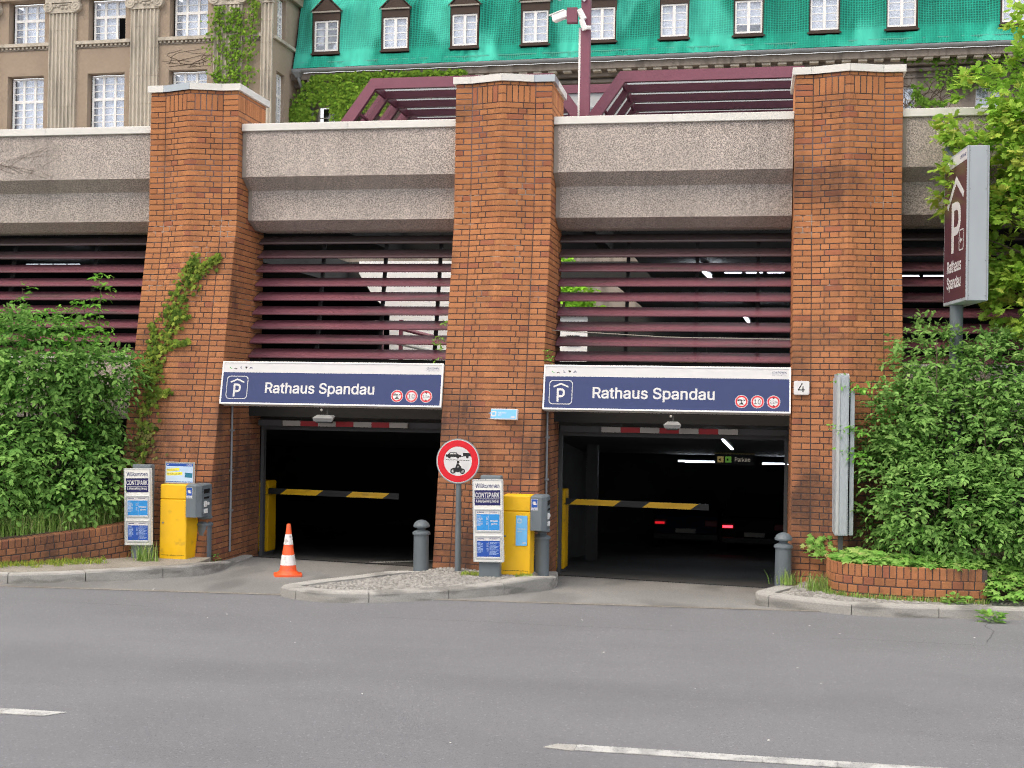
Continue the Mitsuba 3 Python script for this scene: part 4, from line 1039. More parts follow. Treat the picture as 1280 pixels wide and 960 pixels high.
# ------------------------------------------------------------------ buildings behind (frame turned by two degrees)
DL = math.radians(2.0)
UB = np.array([math.cos(DL), -math.sin(DL), 0]); NB = np.array([math.sin(DL), math.cos(DL), 0]); OB = np.array([-8.08, 44.08, 0])
FB = Frame(OB, UB, (0, 0, 1))           # h towards the viewer = -depth
def fb(mesh): return FB.m(mesh)
def wall_with_holes(s0, s1, t0, t1, holes, h0, h1):
    p = sbox(s0, t0, s1, t1)
    for a, b, c, d in holes: p = p.difference(sbox(a, b, c, d))
    return fb(ext(p, h0, h1))

th = thing('town_hall', 'brown stucco town hall wing with pale fluted pilasters and white windows', 'building')
S0 = -33.5; S1 = -12.69
wc = [-31.18, -26.52, -21.86, -17.24]
def winrect(c, lo): return (c - 1.14, 16.0 if lo else 20.68, c + .98, 19.0 if lo else 22.95)
holes = [winrect(c, lo) for c in wc for lo in (0, 1)]
add('wall', wall_with_holes(S0, S1, 5, 24.5, holes, -.55, 0), 'stucco', th)
add('wall', fb(bx(S0, S1 - .02, 0.0, 0.0 + 5, -.6, -.05)), 'stucco', th)
def big_window(parent, c, z0, z1, open_right=False, F=FB, w=1.98, h=-.46, rows=(3, 2)):
    """three casements with a transom; F: the facade's frame"""
    q = part('window', parent)
    a, b = c - w / 2, c + w / 2
    zt = z0 + (z1 - z0) * (.60 if rows[1] == 2 else .57)
    ms = [sbox(a, z0, b, z1)]
    fr = ms[0]
    op = []
    cols = [(a + .09, a + w * .335 - .06), (a + w * .335 + .06, a + w * .665 - .06), (a + w * .665 + .06, b - .09)]
    for ca, cb in cols:
        op.append((ca, z0 + .10, cb, zt - .06)); op.append((ca, zt + .08, cb, z1 - .08))
    for o in op: fr = fr.difference(sbox(*o))
    add('frame', F.m(ext(fr, h, h + .10)), 'white_paint', q)
    bars = []
    for i, o in enumerate(op):
        n = rows[0] if i % 2 == 0 else rows[1]
        if open_right and i == 4: continue
        for j in range(1, n):
            zz = o[1] + (o[3] - o[1]) * j / n; bars.append(sbox(o[0], zz - .022, o[2], zz + .022))
        add('pane', F.m((lambda P: trimesh.Trimesh(P, [(0, 1, 2), (0, 2, 3)], process=False))(np.array([(o[0], o[1], h + .03), (o[2], o[1], h + .03), (o[2], o[3], h + .03), (o[0], o[3], h + .03)]))), 'glass', q)
    tag(add('glazing_bars', F.m(ext(unary_union(bars), h + .035, h + .075)), 'white_paint', q), kind='stuff')
    gap = random.choice((.22, .26, .30, .34))
    cur = sbox(a + gap, z0, b, z1)
    if open_right: cur = cur.difference(sbox(op[4][0] - .05, z0, b, zt))
    add('curtain', F.m(ext(cur, h - .14, h - .12)), 'curtain', q)
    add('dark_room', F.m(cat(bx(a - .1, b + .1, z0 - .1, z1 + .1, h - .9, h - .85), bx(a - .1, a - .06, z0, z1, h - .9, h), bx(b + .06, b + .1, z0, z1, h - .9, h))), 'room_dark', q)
for i, c in enumerate(wc):
    big_window(th, c - .02, 20.72, 22.86, open_right=(i == 2), rows=(3, 2)); big_window(th, c - .06, 16.05, 18.93, rows=(4, 3))
pil = [(-29.85, 1.54), (-25.19, 1.54), (-20.50, 1.55), (-15.84, 1.53), (-13.27, .60)]
for c0, w in pil:
    q = part('pilaster', th)
    nf = max(2, int(round(w / .22)))
    pts = [(0, 0), (0, .16)]
    fw = w / nf
    for j in range(nf):
        x = j * fw
        pts += [(x + fw * .16, .16), (x + fw * .28, .09), (x + fw * .5, .06), (x + fw * .72, .09), (x + fw * .84, .16)]
    pts += [(w, .16), (w, 0)]
    zc = [5, 8.2, 11.2, 14.3, 17.3, 18.75, 20.2, 21.3, 22.2]
    for a, b in zip(zc[:-1], zc[1:]):
        m = ext(Polygon(pts), 0, b - a - .012); v = np.array(m.vertices)
        add('drum', fb(trimesh.Trimesh(np.stack([v[:, 0] + c0, v[:, 2] + a, v[:, 1] + .002], -1), np.array(m.faces)[:, ::-1], process=False)), 'sandstone', q)
    cp = [bx(c0 - .05, c0 + w + .05, 22.2, 22.30, .0, .20), bx(c0 + .12, c0 + w - .12, 22.30, 22.70, 0, .18), bx(c0 - .2, c0 + w + .2, 22.72, 22.95, 0, .26)]
    if w > 1:
        for sx in (c0 - .02, c0 + w + .02):
            d = trimesh.creation.cylinder(.27, .26, sections=24); d.apply_translation((sx, 22.52, .13)); cp.append(d)
            sp = np.array([(sx + (.25 - .021 * t) * math.cos(t * .9) * (1 if sx > c0 + .5 else -1), 22.52 + (.25 - .021 * t) * math.sin(t * .9), .262) for t in np.linspace(0, 11, 50)]); cp.append(tube(sp, .03, 5))
        for j in range(5):
            e = trimesh.creation.icosphere(1, .09); e.apply_scale((1.1, .9, .8)); e.apply_translation((c0 + .32 + (w - .64) * j / 4, 22.5 + .07 * math.sin(j * 1.57 + .7), .19)); cp.append(e)
        cp.append(tube([(c0 + .25, 22.66, .2), (c0 + w / 2, 22.60, .22), (c0 + w - .25, 22.66, .2)], .035, 5))
    else:
        for sx in (c0 + .02, c0 + w - .1):
            d = trimesh.creation.cylinder(.22, .26, sections=20); d.apply_translation((sx, 22.5, .13)); cp.append(d)
    add('capital', fb(cat(*cp)), 'sandstone', q)
sg = [(S0, -29.85)] + [(pil[i][0] + pil[i][1], pil[i + 1][0]) for i in range(4)]
for a, b in sg:
    q = part('sill_band', th)
    add('sill', fb(bx(a + .005, b - .005, 20.52, 20.69, 0.0, .17)), 'sandstone', q)
    dn = [bx(x, x + .11, 20.40, 20.515, .0, .10) for x in np.arange(a + .06, b - .15, .24)]
    kd = add('dentils', fb(cat(*dn)), 'sandstone', q); tag(kd, kind='stuff')
    add('moulding', fb(bx(a + .005, b - .005, 20.33, 20.395, 0, .05)), 'greystone', q)
add('entablature', fb(cat(bx(S0, S1 + .28, 22.96, 23.5, -.5, .22), bx(S0, S1 + .5, 23.5, 24.2, -.5, .5))), 'stucco', th)
# the wing's return face towards the lower building
FR = Frame(OB + UB * S1, NB, (0, 0, 1))    # u into depth, h to the right
rh = [(.45, 20.6, 1.65, 22.75), (.45, 16.0, 1.65, 18.9)]
rp = sbox(.0, 5, 4.2, 24.5)
for o in rh: rp = rp.difference(sbox(*o))
add('return_wall', FR.m(ext(rp, -.4, .004)), 'stucco', th)
for o in rh: big_window(th, (o[0] + o[2]) / 2, o[1] + .03, o[3] - .03, F=FR, w=1.18, h=-.30, rows=(4, 2))
add('return_sill', FR.m(bx(.02, 3.2, 20.42, 20.58, .005, .16)), 'sandstone', th)
add('return_entablature', FR.m(cat(bx(.0, 4.2, 22.95, 23.5, .006, .25), bx(-.5, 4.2, 23.5, 24.2, .006, .5))), 'stucco', th)

mb = thing('roofed_building', 'grey building with steep green-netted dormer roof behind the garage', 'building')
H0 = -3.4
lw = [(-11.54, 15.9, -10.25, 17.68), (17.55, 15.9, 18.88, 17.68), (-6.9, 15.9, -5.6, 17.6), (21.6, 15.9, 22.9, 17.6)]
add('wall', wall_with_holes(S1 - .0, 45, 5, 18.9, lw, H0 - .5, H0), 'greystone', mb)
add('wall_base', fb(bx(S1, 45, 0, 5, H0 - .5, H0)), 'greystone', mb)
add('frieze', fb(cat(bx(S1 + .42, 45, 18.34, 18.48, H0 + .005, H0 + .22), bx(S1 + .42, 45, 18.06, 18.14, H0 + .005, H0 + .08))), 'greystone', mb)
add('cornice', fb(cat(bx(S1 + .02, 45, 18.86, 19.2, H0 - .4, H0 + .95), bx(S1 + .02, 45, 18.6, 18.86, H0 - .3, H0 + .45))), 'greystone', mb)
for x in np.arange(S1 + .9, 26, .755):
    add('bracket', fb(bx(x, x + .42, 18.755, 18.856, H0 + .46, H0 + .86)), 'sandstone', mb)
gt = [(.0, 0), (.0, -.02)] + [(.11 + .11 * math.cos(a), -.02 + .15 * math.sin(a)) for a in np.linspace(math.pi, 2 * math.pi, 9)] + [(.22, .02)]
gpl = LineString([(H0 + .98 + .13 - .13 * math.cos(a), 19.36 - .16 * math.sin(a)) for a in np.linspace(0, math.pi, 10)]).buffer(.02)
gm = ext(gpl, 0, 45 - S1 - .15); v = np.array(gm.vertices)
add('gutter', fb(trimesh.Trimesh(np.stack([v[:, 2] + S1 + .15, v[:, 1], v[:, 0]], -1), np.array(gm.faces)[:, ::-1], process=False)), 'zinc', mb)
add('downpipe', fb(tube([(S1 + .45, 19.25, H0 + 1.08), (S1 + .47, 18.95, H0 + 1.08), (S1 + .62, 18.3, H0 + .75), (S1 + .95, 17.6, H0 + .2), (S1 + .95, 6, H0 + .2)], .085, 10)), 'zinc', mb, smooth=40)
add('hopper', fb(trimesh.convex.convex_hull(np.array([(S1 + .45 + a, z, H0 + 1.08 + b) for a, b, z in [(sa * w_, sb * w_, z) for sa in (-1, 1) for sb in (-1, 1) for w_, z in ((.22, 19.34), (.22, 19.2), (.1, 18.95))]]))), 'zinc', mb)
RS = lambda t: H0 + .78 - (t - 19.42) * .30          # roof surface (h) at height t
rv = np.array([(s, t, RS(t)) for s in (S1 - .3, 45) for t in (19.42, 27)] )
rm = trimesh.Trimesh(np.vstack([rv, rv - [0, 0, .3]]), [(0, 2, 3), (0, 3, 1), (4, 7, 6), (4, 5, 7), (1, 3, 7), (1, 7, 5)], process=False)
add('roof', fb(rm), 'roof_tile', mb)
dc = [-10.79, -7.02, -3.33, .35, 3.74, 7.33, 10.95, 14.55, 18.13, 23.3, 27]
HD = H0 + .86
for c in dc:
    q = part('dormer', mb)
    wv = .745
    fr = sbox(c - wv, 20.22, c + wv, 22.34).difference(sbox(c - .66, 20.33, c + .66, 21.95))
    add('surround', fb(ext(fr, HD - .35, HD)), 'brown_wood', q)
    add('sill_board', fb(bx(c - wv - .05, c + wv + .05, 20.14, 20.22, HD - .3, HD + .12)), 'brown_wood', q)
    add('lintel', fb(cat(bx(c - wv - .02, c + wv + .02, 22.345, 22.42, HD - .3, HD + .08))), 'warm_grey', q)
    add('pediment', fb(ext(Polygon([(c - wv, 22.425), (c + wv, 22.425), (c, 23.15)]), HD - .3, HD + .01)), 'brown_wood', q)
    add('cheeks', fb(cat(bx(c - wv, c - wv + .1, 20.2, 22.3, HD - 1.5, HD - .36), bx(c + wv - .1, c + wv, 20.2, 22.3, HD - 1.5, HD - .36))), 'brown_wood', q)
    rr = trimesh.convex.convex_hull(np.array([(c + a, z, h) for h in (HD - 1.8, HD + .05) for a, z in ((-wv - .1, 22.37), (wv + .1, 22.37), (0, 23.3))]))
    add('gable_roof', fb(rr.copy()) if False else fb(cat(*[trimesh.convex.convex_hull(np.array([(c + s * a, z + dz, h) for h in (HD - 1.8, HD + .06) for a, z in ((wv + .12, 22.36), (0, 23.22)) for dz in (0, .07)])) for s in (-1, 1)])), 'brown_wood', q)
    a, b, z0, z1 = c - .655, c + .655, 20.34, 21.94
    f2 = sbox(a, z0, b, z1); ops = []
    for (u0, u1) in ((a + .08, c - .07), (c + .07, b - .08)): ops.append((u0, z0 + .09, u1, z1 - .08))
    for o in ops: f2 = f2.difference(sbox(*o))
    add('window_frame', fb(ext(f2, HD - .16, HD - .05)), 'white_paint', q)
    bars = []
    for o in ops:
        for j in range(4):
            za, zb_ = o[1] + (o[3] - o[1]) * j / 4, o[1] + (o[3] - o[1]) * (j + 1) / 4
            P = np.array([(o[0], za, HD - .12), (o[2], za, HD - .12), (o[2], zb_, HD - .12), (o[0], zb_, HD - .12)])
            add('pane', fb(trimesh.Trimesh(P, [(0, 1, 2), (0, 2, 3)], process=False)), 'glass', q)
            if j: bars.append(sbox(o[0], za - .02, o[2], za + .02))
    tag(add('glazing_bars', fb(ext(unary_union(bars), HD - .115, HD - .08)), 'white_paint', q), kind='stuff')
    rq = random.random()
    if c > -10:
        cu = [bx(a, b, z0 + (.45 if rq > .75 else 0), z1, HD - .3, HD - .28)] if rq > .3 else [bx(a, a + .58, z0, z1, HD - .3, HD - .28), bx(a + .72, b, z0, z1, HD - .3, HD - .28)]
        add('curtain', fb(cat(*cu)), 'curtain', q)
    else: add('curtain', fb(cat(bx(a, a + .35, z0, z1 - .2, HD - .5, HD - .48), trimesh.convex.convex_hull(np.array([(c + .62, z, h) for h in (HD - .3, HD - .28) for z in (20.34, 21.3)] + [(c + .2, 20.34, h) for h in (HD - .3, HD - .28)])))), 'curtain', q)
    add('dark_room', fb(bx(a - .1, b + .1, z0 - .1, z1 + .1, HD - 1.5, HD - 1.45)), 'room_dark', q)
for (a, z0, b, z1) in lw:
    q = part('window', mb)
    f2 = sbox(a, z0, b, z1); c = (a + b) / 2; ops = [(a + .07, z0 + .08, c - .06, z1 - .07), (c + .06, z0 + .08, b - .07, z1 - .07)]
    for o in ops: f2 = f2.difference(sbox(*o))
    bars = [sbox(o[0], o[1] + (o[3] - o[1]) * j / 3 - .02, o[2], o[1] + (o[3] - o[1]) * j / 3 + .02) for o in ops for j in (1, 2)]
    add('frame', fb(ext(f2.union(unary_union(bars)), H0 - .3, H0 - .2)), 'white_paint', q)
    for o in ops:
        add('pane', fb(trimesh.Trimesh(np.array([(o[0], o[1], H0 - .27), (o[2], o[1], H0 - .27), (o[2], o[3], H0 - .27), (o[0], o[3], H0 - .27)]), [(0, 1, 2), (0, 2, 3)], process=False)), 'glass', q)
    add('curtain', fb(bx(c if a < -10 else a, b, z0, z1, H0 - .45, H0 - .43)), 'curtain', q)
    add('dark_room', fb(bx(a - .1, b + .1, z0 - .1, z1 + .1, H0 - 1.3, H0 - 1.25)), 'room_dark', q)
# snow guard: a lattice of small bars above the gutter
sb_ = [bx(S1 + .5, 30, t - .012, t + .012, H0 + .97, H0 + .99) for t in (19.48, 19.74)] + [bx(x, x + .02, 19.46, 19.76, H0 + .975, H0 + .985) for x in np.arange(S1 + .5, 30, .105)]
kd = add('snow_guard', fb(cat(*sb_)), 'netted_grey', mb); tag(kd, kind='stuff')

# green safety net stretched over roof and dormer cheeks, open in front of the dormer windows
sn = np.arange(S1 + .15, 32, .09); tn = np.concatenate([np.arange(19.44, 24.6, .09)])
Sg, Tg = np.meshgrid(sn, tn, indexing='ij')
hh = np.full(Sg.shape, 0.0) + (H0 + .78 - (Tg - 19.42) * .30) + .30
openm = np.zeros(Sg.shape, bool)
pn = lambda a, b, c, k: meshkit.fbm(np.stack([Sg * a, Tg * b, np.full(Sg.shape, c)], -1), 3, k)
hh += .30 * (pn(1.1, .35, .5, 1) - .5) + .20 * (pn(3.5, .6, 2.5, 2) - .5) + .10 * (pn(7.0, .7, 4.5, 3) - .5)
hh -= .06 * np.clip(np.sin((Tg - 19.4) / 3 * math.pi), 0, 1)
for c in dc:
    dx = np.abs(Sg - c); wv = .745
    top = 22.42 + np.clip(wv - dx, 0, wv) * .88
    dist = np.hypot(np.maximum(dx - wv, 0), np.maximum(20.2 - Tg, 0) * 2.0 + np.maximum(Tg - top - .05, 0) * .75)
    b = np.exp(-(dist / .34) ** 1.5)
    wr = 1 + .25 * np.sin((Sg - c) * 14 + Tg * 2.0) * np.exp(-dist * 3)
    hh = np.maximum(hh, hh + (HD + .05 - hh) * np.clip(b * wr, 0, 1))
    openm |= (dx < wv - .05) & (Tg > 20.12) & (Tg < top + .02)
v = np.stack([Sg, Tg, hh], -1).reshape(-1, 3)
ni, nj = Sg.shape
I, Jg = np.meshgrid(np.arange(ni - 1), np.arange(nj - 1), indexing='ij')
ok = ~(openm[:-1, :-1] | openm[1:, :-1] | openm[:-1, 1:] | openm[1:, 1:])
q0 = (I * nj + Jg)[ok]
f = np.vstack([np.c_[q0, q0 + nj, q0 + nj + 1], np.c_[q0, q0 + nj + 1, q0 + 1]])
nk = add('safety_net', fb(trimesh.Trimesh(v, f, process=False)), 'safety_green', smooth=True, uv=np.c_[Sg.ravel(), Tg.ravel()])
tag(nk, 'bright green safety net draped over the steep roof around the dormers', 'safety net')

# ------------------------------------------------------------------ leaves
LEAF = {
    'ovate': (np.array([(0, 0, 0), (.25, .32, .05), (-.25, .32, .05), (.20, .70, .02), (-.20, .70, .02), (0, 1, -.12), (0, .5, -.02)], float),
              np.array([(0, 1, 6), (1, 3, 6), (3, 5, 6), (5, 4, 6), (4, 2, 6), (2, 0, 6)])),
    'narrow': (np.array([(0, 0, 0), (.15, .4, .04), (-.15, .4, .04), (0, 1, -.15), (0, .45, -.01)], float), np.array([(0, 1, 4), (1, 3, 4), (3, 2, 4), (2, 0, 4)])),
    'lobed': (np.array([(0, .42, .05), (0, 0, 0), (.22, -.06, 0), (.52, .10, -.04), (.30, .32, .02), (.50, .72, -.06), (.20, .62, .02), (0, 1.0, -.10), (-.20, .62, .02), (-.50, .72, -.06), (-.30, .32, .02), (-.52, .10, -.04), (-.22, -.06, 0)], float),
              np.array([(0, i, i + 1) for i in range(1, 12)] + [(0, 12, 1)])),
    'oak': (np.array([(0, .5, .03), (0, 0, 0), (.12, .18, 0), (.26, .26, -.02), (.17, .36, .01), (.36, .52, -.04), (.22, .60, .01), (.30, .82, -.05), (.12, .86, 0), (0, 1.02, -.08), (-.12, .86, 0), (-.30, .82, -.05), (-.22, .60, .01), (-.36, .52, -.04), (-.17, .36, .01), (-.26, .26, -.02), (-.12, .18, 0)], float),
            np.array([(0, i, i + 1) for i in range(1, 16)] + [(0, 16, 1)])),
}
def unit(a): return a / (np.linalg.norm(a, axis=-1, keepdims=True) + 1e-12)
def leaf_mesh(P, D, Nn, size, color, kind):
    tv, tf = LEAF[kind]
    D = unit(D); S = unit(np.cross(D, Nn)); Nn = np.cross(S, D)
    size = np.broadcast_to(size, (len(P),))[:, None, None]
    v = P[:, None] + size * (tv[None, :, :1] * S[:, None] + tv[None, :, 1:2] * D[:, None] + tv[None, :, 2:] * Nn[:, None])
    f = tf[None] + (np.arange(len(P)) * len(tv))[:, None, None]
    return v.reshape(-1, 3), f.reshape(-1, 3), np.repeat(color, len(tv), 0)
def hues(n, cols, r, spread=.18):
    cols = np.array(cols) * [2.15, 2.1, 2.2]; w = r.random((n, 1)); i = r.integers(0, len(cols), n); j = r.integers(0, len(cols), n)
    c = cols[i] * w + cols[j] * (1 - w)
    return np.clip(c * np.exp(r.normal(0, spread, (n, 1))), .004, .6)
def blob_seeds(blobs, n, r, shell=(.72, 1.0), noise_f=1.6, gate=.42, keep=None):
    blobs = [(np.array(c, float), np.array(q, float)) for c, q in blobs]
    vol = np.array([np.prod(q) ** (2 / 3) for c, q in blobs]); vol /= vol.sum()
    out, od = [], []
    while len(out) < n:
        i = r.choice(len(blobs), p=vol); c, q = blobs[i]
        d = unit(r.normal(size=3)); k = r.uniform(*shell) ** .8
        p = c + d * q * k
        if keep is not None and not keep(p): continue
        deep = any(np.sum(((p - c2) / q2) ** 2) < .45 for j, (c2, q2) in enumerate(blobs) if j != i)
        if deep and r.random() < .85: continue
        if meshkit.fbm(p * noise_f, 3, 5) < gate: continue
        out.append(p); od.append(unit(d / q))
    return np.array(out), np.array(od)
def twigs(P, O, r, length, per, size, kind, cols, up=.35, droop=.3, rnd=.5, tipc=None, spread=.15):
    n = len(P)
    td = unit(O + np.array([0, 0, up]) + r.normal(0, rnd, (n, 3)))
    L = length * r.uniform(.6, 1.3, n)
    base_c = hues(n, cols, r, spread)
    Ps, Ds, Ns, Cs, Zs = [], [], [], [], []
    for i in range(per):
        t = (i + 1) / per
        p = P + td * (L * t)[:, None] + np.array([0, 0, -droop]) * (L * t * t)[:, None]
        side = unit(np.cross(td, np.array([0, 0, 1.0])) + r.normal(0, .25, (n, 3))) * (1 if i % 2 else -1)
        if i == per - 1: side = side * .1
        d = unit(td * .55 + side * .8 + np.array([0, 0, -droop]) + r.normal(0, .2, (n, 3)))
        nn = unit(np.array([0, 0, .9]) + O * .45 + r.normal(0, .35, (n, 3)))
        c = base_c * np.exp(r.normal(0, .10, (n, 1)))
        if tipc is not None: c = c * (1 - .55 * t * t) + np.array(tipc) * (.55 * t * t)
        Ps.append(p); Ds.append(d); Ns.append(nn); Cs.append(c); Zs.append(size * r.uniform(.65, 1.2, n) * (.8 + .3 * (1 - abs(t - .6))))
    return leaf_mesh(np.vstack(Ps), np.vstack(Ds), np.vstack(Ns), np.concatenate(Zs), np.vstack(Cs), kind)
def merge(*ms):
    return joined([(v, f, c) for v, f, c in ms])
def foliage(name, parent, ms, stuff=True):
    v, f, c = merge(*ms)
    k = add(name, (v, f), 'leaf', parent, color=c)
    if stuff: tag(k, kind='stuff')
    return k
def stems(root, tips, r, rad=.03, mat='bark', name='branches', parent=None, wob=.08):
    ms = []
    for tp in tips:
        root_ = np.array(root, float) + r.normal(0, .05, 3) * [1, 1, 0]
        n = 6; t = np.linspace(0, 1, n)[:, None]
        mid = (root_ + tp) / 2 + np.array([0, 0, .25]) * np.linalg.norm(tp - root_) * .3 + r.normal(0, wob, 3)
        p = (1 - t) ** 2 * root_ + 2 * t * (1 - t) * mid + t * t * np.array(tp)
        ms.append(tube(p, np.linspace(rad, rad * .25, n), 5))
    return add(name, cat(*ms), mat, parent)

# ------------------------------------------------------------------ bush on the left
r = np.random.default_rng(11)
b = thing('bush', 'dense green bush with drooping leaves behind the low left wall', 'bush')
bl = [((-7.0, -1.0, 1.85), (1.15, .85, 1.35)), ((-8.3, -1.3, 1.8), (1.3, 1.0, 1.4)), ((-6.4, -.95, 2.25), (.62, .5, .7)), ((-6.15, -1.15, 1.25), (.62, .65, .75)), ((-7.6, -1.9, 1.2), (1.2, .8, .95)), ((-5.95, -1.0, 2.75), (.55, .4, .28)), ((-6.9, -1.3, 2.95), (.9, .6, .6)), ((-9.8, -1.4, 1.9), (1.2, 1.0, 1.3))]
P, O = blob_seeds(bl, 4200, r, keep=lambda p: p[1] < -.05 and p[2] > .45 and p[0] > -10.2)
cols = [(.068, .150, .034), (.10, .205, .048), (.048, .112, .026), (.135, .255, .062)]
bm_ = [twigs(P, O, r, .30, 7, .098, 'ovate', cols, up=.35, droop=.4, tipc=(.25, .43, .11))]
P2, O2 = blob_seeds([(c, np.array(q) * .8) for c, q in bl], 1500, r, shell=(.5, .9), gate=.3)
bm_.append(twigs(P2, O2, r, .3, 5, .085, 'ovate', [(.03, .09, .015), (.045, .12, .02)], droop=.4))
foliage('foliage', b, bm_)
stems((-7.1, -1.0, .3), P[r.integers(0, len(P), 70)], r, .035, parent=b)
b2 = thing('sapling', 'thin sapling sprouting above the left bush before the slats', 'sapling')
sp_ = []
tipsL = []
for (x0, z0, x1, z1, nn) in ((-6.1, 2.6, -6.08, 4.15, 10), (-6.25, 2.7, -6.35, 3.85, 8), (-7.2, 2.8, -7.35, 4.0, 4), (-6.75, 2.9, -6.7, 3.65, 9), (-7.05, 2.9, -7.1, 3.6, 7), (-7.7, 2.9, -7.75, 3.6, 5), (-6.45, 2.9, -6.5, 3.55, 8)):
    nn = int(nn * 1.6); t = r.uniform(.25, 1.0, nn * 3)[:, None]
    p = np.array([[x0, -.75, z0]]) * (1 - t) + np.array([[x1, -.75, z1]]) * t + r.normal(0, .035, (nn * 3, 3))
    a = r.uniform(0, 2 * np.pi, nn * 3); o = np.c_[np.cos(a), np.sin(a) * .6 - .2, np.zeros(nn * 3)]
    sp_.append(twigs(p, o, r, .18, 6, .07, 'ovate', [(.08, .20, .03), (.11, .26, .035)], up=.4, droop=.35, rnd=.2)); tipsL.append((x0, z0, x1, z1))
foliage('foliage', b2, sp_)
add('stem', cat(*[tube([(a, -.75, z - 1.2), (a, -.75, z), (c, -.75, d)], [.014, .01, .004], 5) for a, z, c, d in tipsL]), 'bark', b2)

# ------------------------------------------------------------------ shrub and tree on the right
sh = thing('shrub', 'tall leafy green shrub in the planter bed around the pylon post', 'shrub')
bl = [((5.95, -1.05, 1.7), (.85, .70, 1.15)), ((5.42, -1.2, 1.35), (.56, .60, .85)), ((6.9, -1.1, 1.7), (.95, .8, 1.2)), ((5.75, -.75, 2.75), (.48, .40, .75)), ((6.75, -1.0, 2.75), (.85, .55, .6)), ((5.38, -1.2, 2.2), (.38, .4, .55)), ((7.9, -1.2, 1.8), (1.0, .8, 1.3)), ((5.9, -1.75, 1.15), (.8, .45, .6)), ((6.9, -1.8, 1.25), (.9, .45, .65))]
P, O = blob_seeds(bl, 5600, r, keep=lambda p: p[1] < -.12 and p[2] > .5, gate=.38)
cols = [(.085, .175, .042), (.115, .225, .055), (.062, .135, .034), (.155, .28, .075)]
m1 = twigs(P, O, r, .26, 6, .083, 'ovate', cols, up=.4, droop=.25, tipc=(.27, .44, .13))
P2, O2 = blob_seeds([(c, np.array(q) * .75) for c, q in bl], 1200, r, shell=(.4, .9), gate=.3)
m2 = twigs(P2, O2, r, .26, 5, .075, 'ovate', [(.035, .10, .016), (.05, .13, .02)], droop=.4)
# a few loose sprays leaning out to the left
P3 = np.array([(4.95 - .35 * t + .05 * r.normal(), -1.5, z + .12 * t + .03 * r.normal()) for z in (2.05, 1.75, 2.6) for t in r.random(16)]); O3 = np.tile([-.8, -.3, .1], (len(P3), 1))
m3 = twigs(P3, O3, r, .16, 5, .07, 'ovate', [(.10, .24, .035), (.13, .28, .05)], rnd=.4)
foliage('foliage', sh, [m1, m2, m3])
stems((5.9, -1.0, .4), P[r.integers(0, len(P), 45)], r, .03, parent=sh)
for q_ in ((5.78, -1.35), (6.35, -1.45)): add('stem', tube([(q_[0], q_[1], .4), (q_[0] - .02, q_[1], 1.8), (q_[0] - .03, q_[1] + .05, 3.3)], [.02, .014, .006], 6), 'bark', sh)
tr = thing('tree', 'young tree with bright yellow-green lobed leaves at the right edge', 'tree')
bl = [((6.95, -.65, 4.75), (.70, .50, .65)), ((6.55, -.60, 5.55), (.60, .42, .45)), ((7.3, -.7, 5.9), (.8, .6, .8)), ((7.0, -.6, 6.6), (.55, .45, .55)), ((7.05, -.5, 7.35), (.28, .28, .42)), ((6.25, -.45, 6.15), (.35, .28, .22)), ((6.25, -.4, 6.72), (.13, .13, .26)), ((6.15, -.45, 5.35), (.28, .25, .42)), ((8.0, -.8, 5.3), (.9, .8, 1.3)), ((7.2, -.7, 3.9), (.7, .55, .55)), ((6.55, -.3, 4.3), (.4, .25, .35))]
P, O = blob_seeds(bl, 2500, r, gate=.42, noise_f=2.2, keep=lambda p: p[1] < .0)
cols = [(.20, .34, .040), (.25, .40, .05), (.155, .28, .034), (.11, .21, .028)]
m1 = twigs(P, O, r, .17, 6, .12, 'oak', cols, up=.5, droop=.15, rnd=.45, tipc=(.38, .58, .11), spread=.2)
foliage('crown', tr, [m1])
add('trunk', tube([(7.75, -.95, .3), (7.7, -.9, 2.5), (7.55, -.8, 4.2), (7.3, -.7, 5.6), (7.1, -.6, 7.0)], [.11, .09, .07, .045, .015], 10), 'bark', tr, smooth=True)
stems((7.5, -.8, 4.2), P[r.integers(0, len(P), 50)], r, .022, parent=tr, name='limbs')

# ------------------------------------------------------------------ climbers and ground plants
def climber(key, label, cat_, strands, to_world, n, size, cols, r, kind='lobed', stem=True, mat='leaf', normal=(0, -1, .25), stemr=.008):
    k = thing(key, label, cat_)
    ms, st = [], []
    for (pts, w, dens) in strands:
        pts = np.array(pts, float)
        m = max(3, int(n * dens))
        t = r.random(m) * (len(pts) - 1); i = np.minimum(t.astype(int), len(pts) - 2); fr = (t - i)[:, None]
        c = pts[i] * (1 - fr) + pts[i + 1] * fr
        ww = np.interp(t, np.arange(len(pts)), w)
        c = c + r.normal(0, 1, (m, 2)) * (ww * .5)[:, None] * [1, .6]
        ms.append(c)
        p2 = np.repeat(pts, 1, 0); st.append(p2)
    C_ = np.vstack(ms)
    n_ = np.array(normal, float)
    P = to_world(C_[:, 0], C_[:, 1], r.uniform(.015, .07, len(C_)))
    D = np.c_[r.normal(0, .45, len(C_)), np.full(len(C_), -.35), np.full(len(C_), -.75)]
    Nn = unit(n_ + r.normal(0, .28, (len(C_), 3)))
    v, f, c = leaf_mesh(P, D, Nn, size * r.uniform(.6, 1.2, len(C_)), hues(len(C_), cols, r, .2), kind)
    kk = add('foliage', (v, f), mat, k, color=c); tag(kk, kind='stuff')
    if stem:
        add('stem', cat(*[tube(to_world(s_[:, 0], s_[:, 1], np.full(len(s_), .012)), stemr, 5) for s_ in st]), 'bark', k)
    return k
x0p, Wp = PX[0]; mid_ = x0p + Wp / 2; half_ = Wp / 2 - .24
def onp1(x, z, d):
    return np.stack([x, -.15 * np.clip(1 - np.abs(x - mid_) / half_, 0, 1) + bat(z) - .01 - d, z], -1)
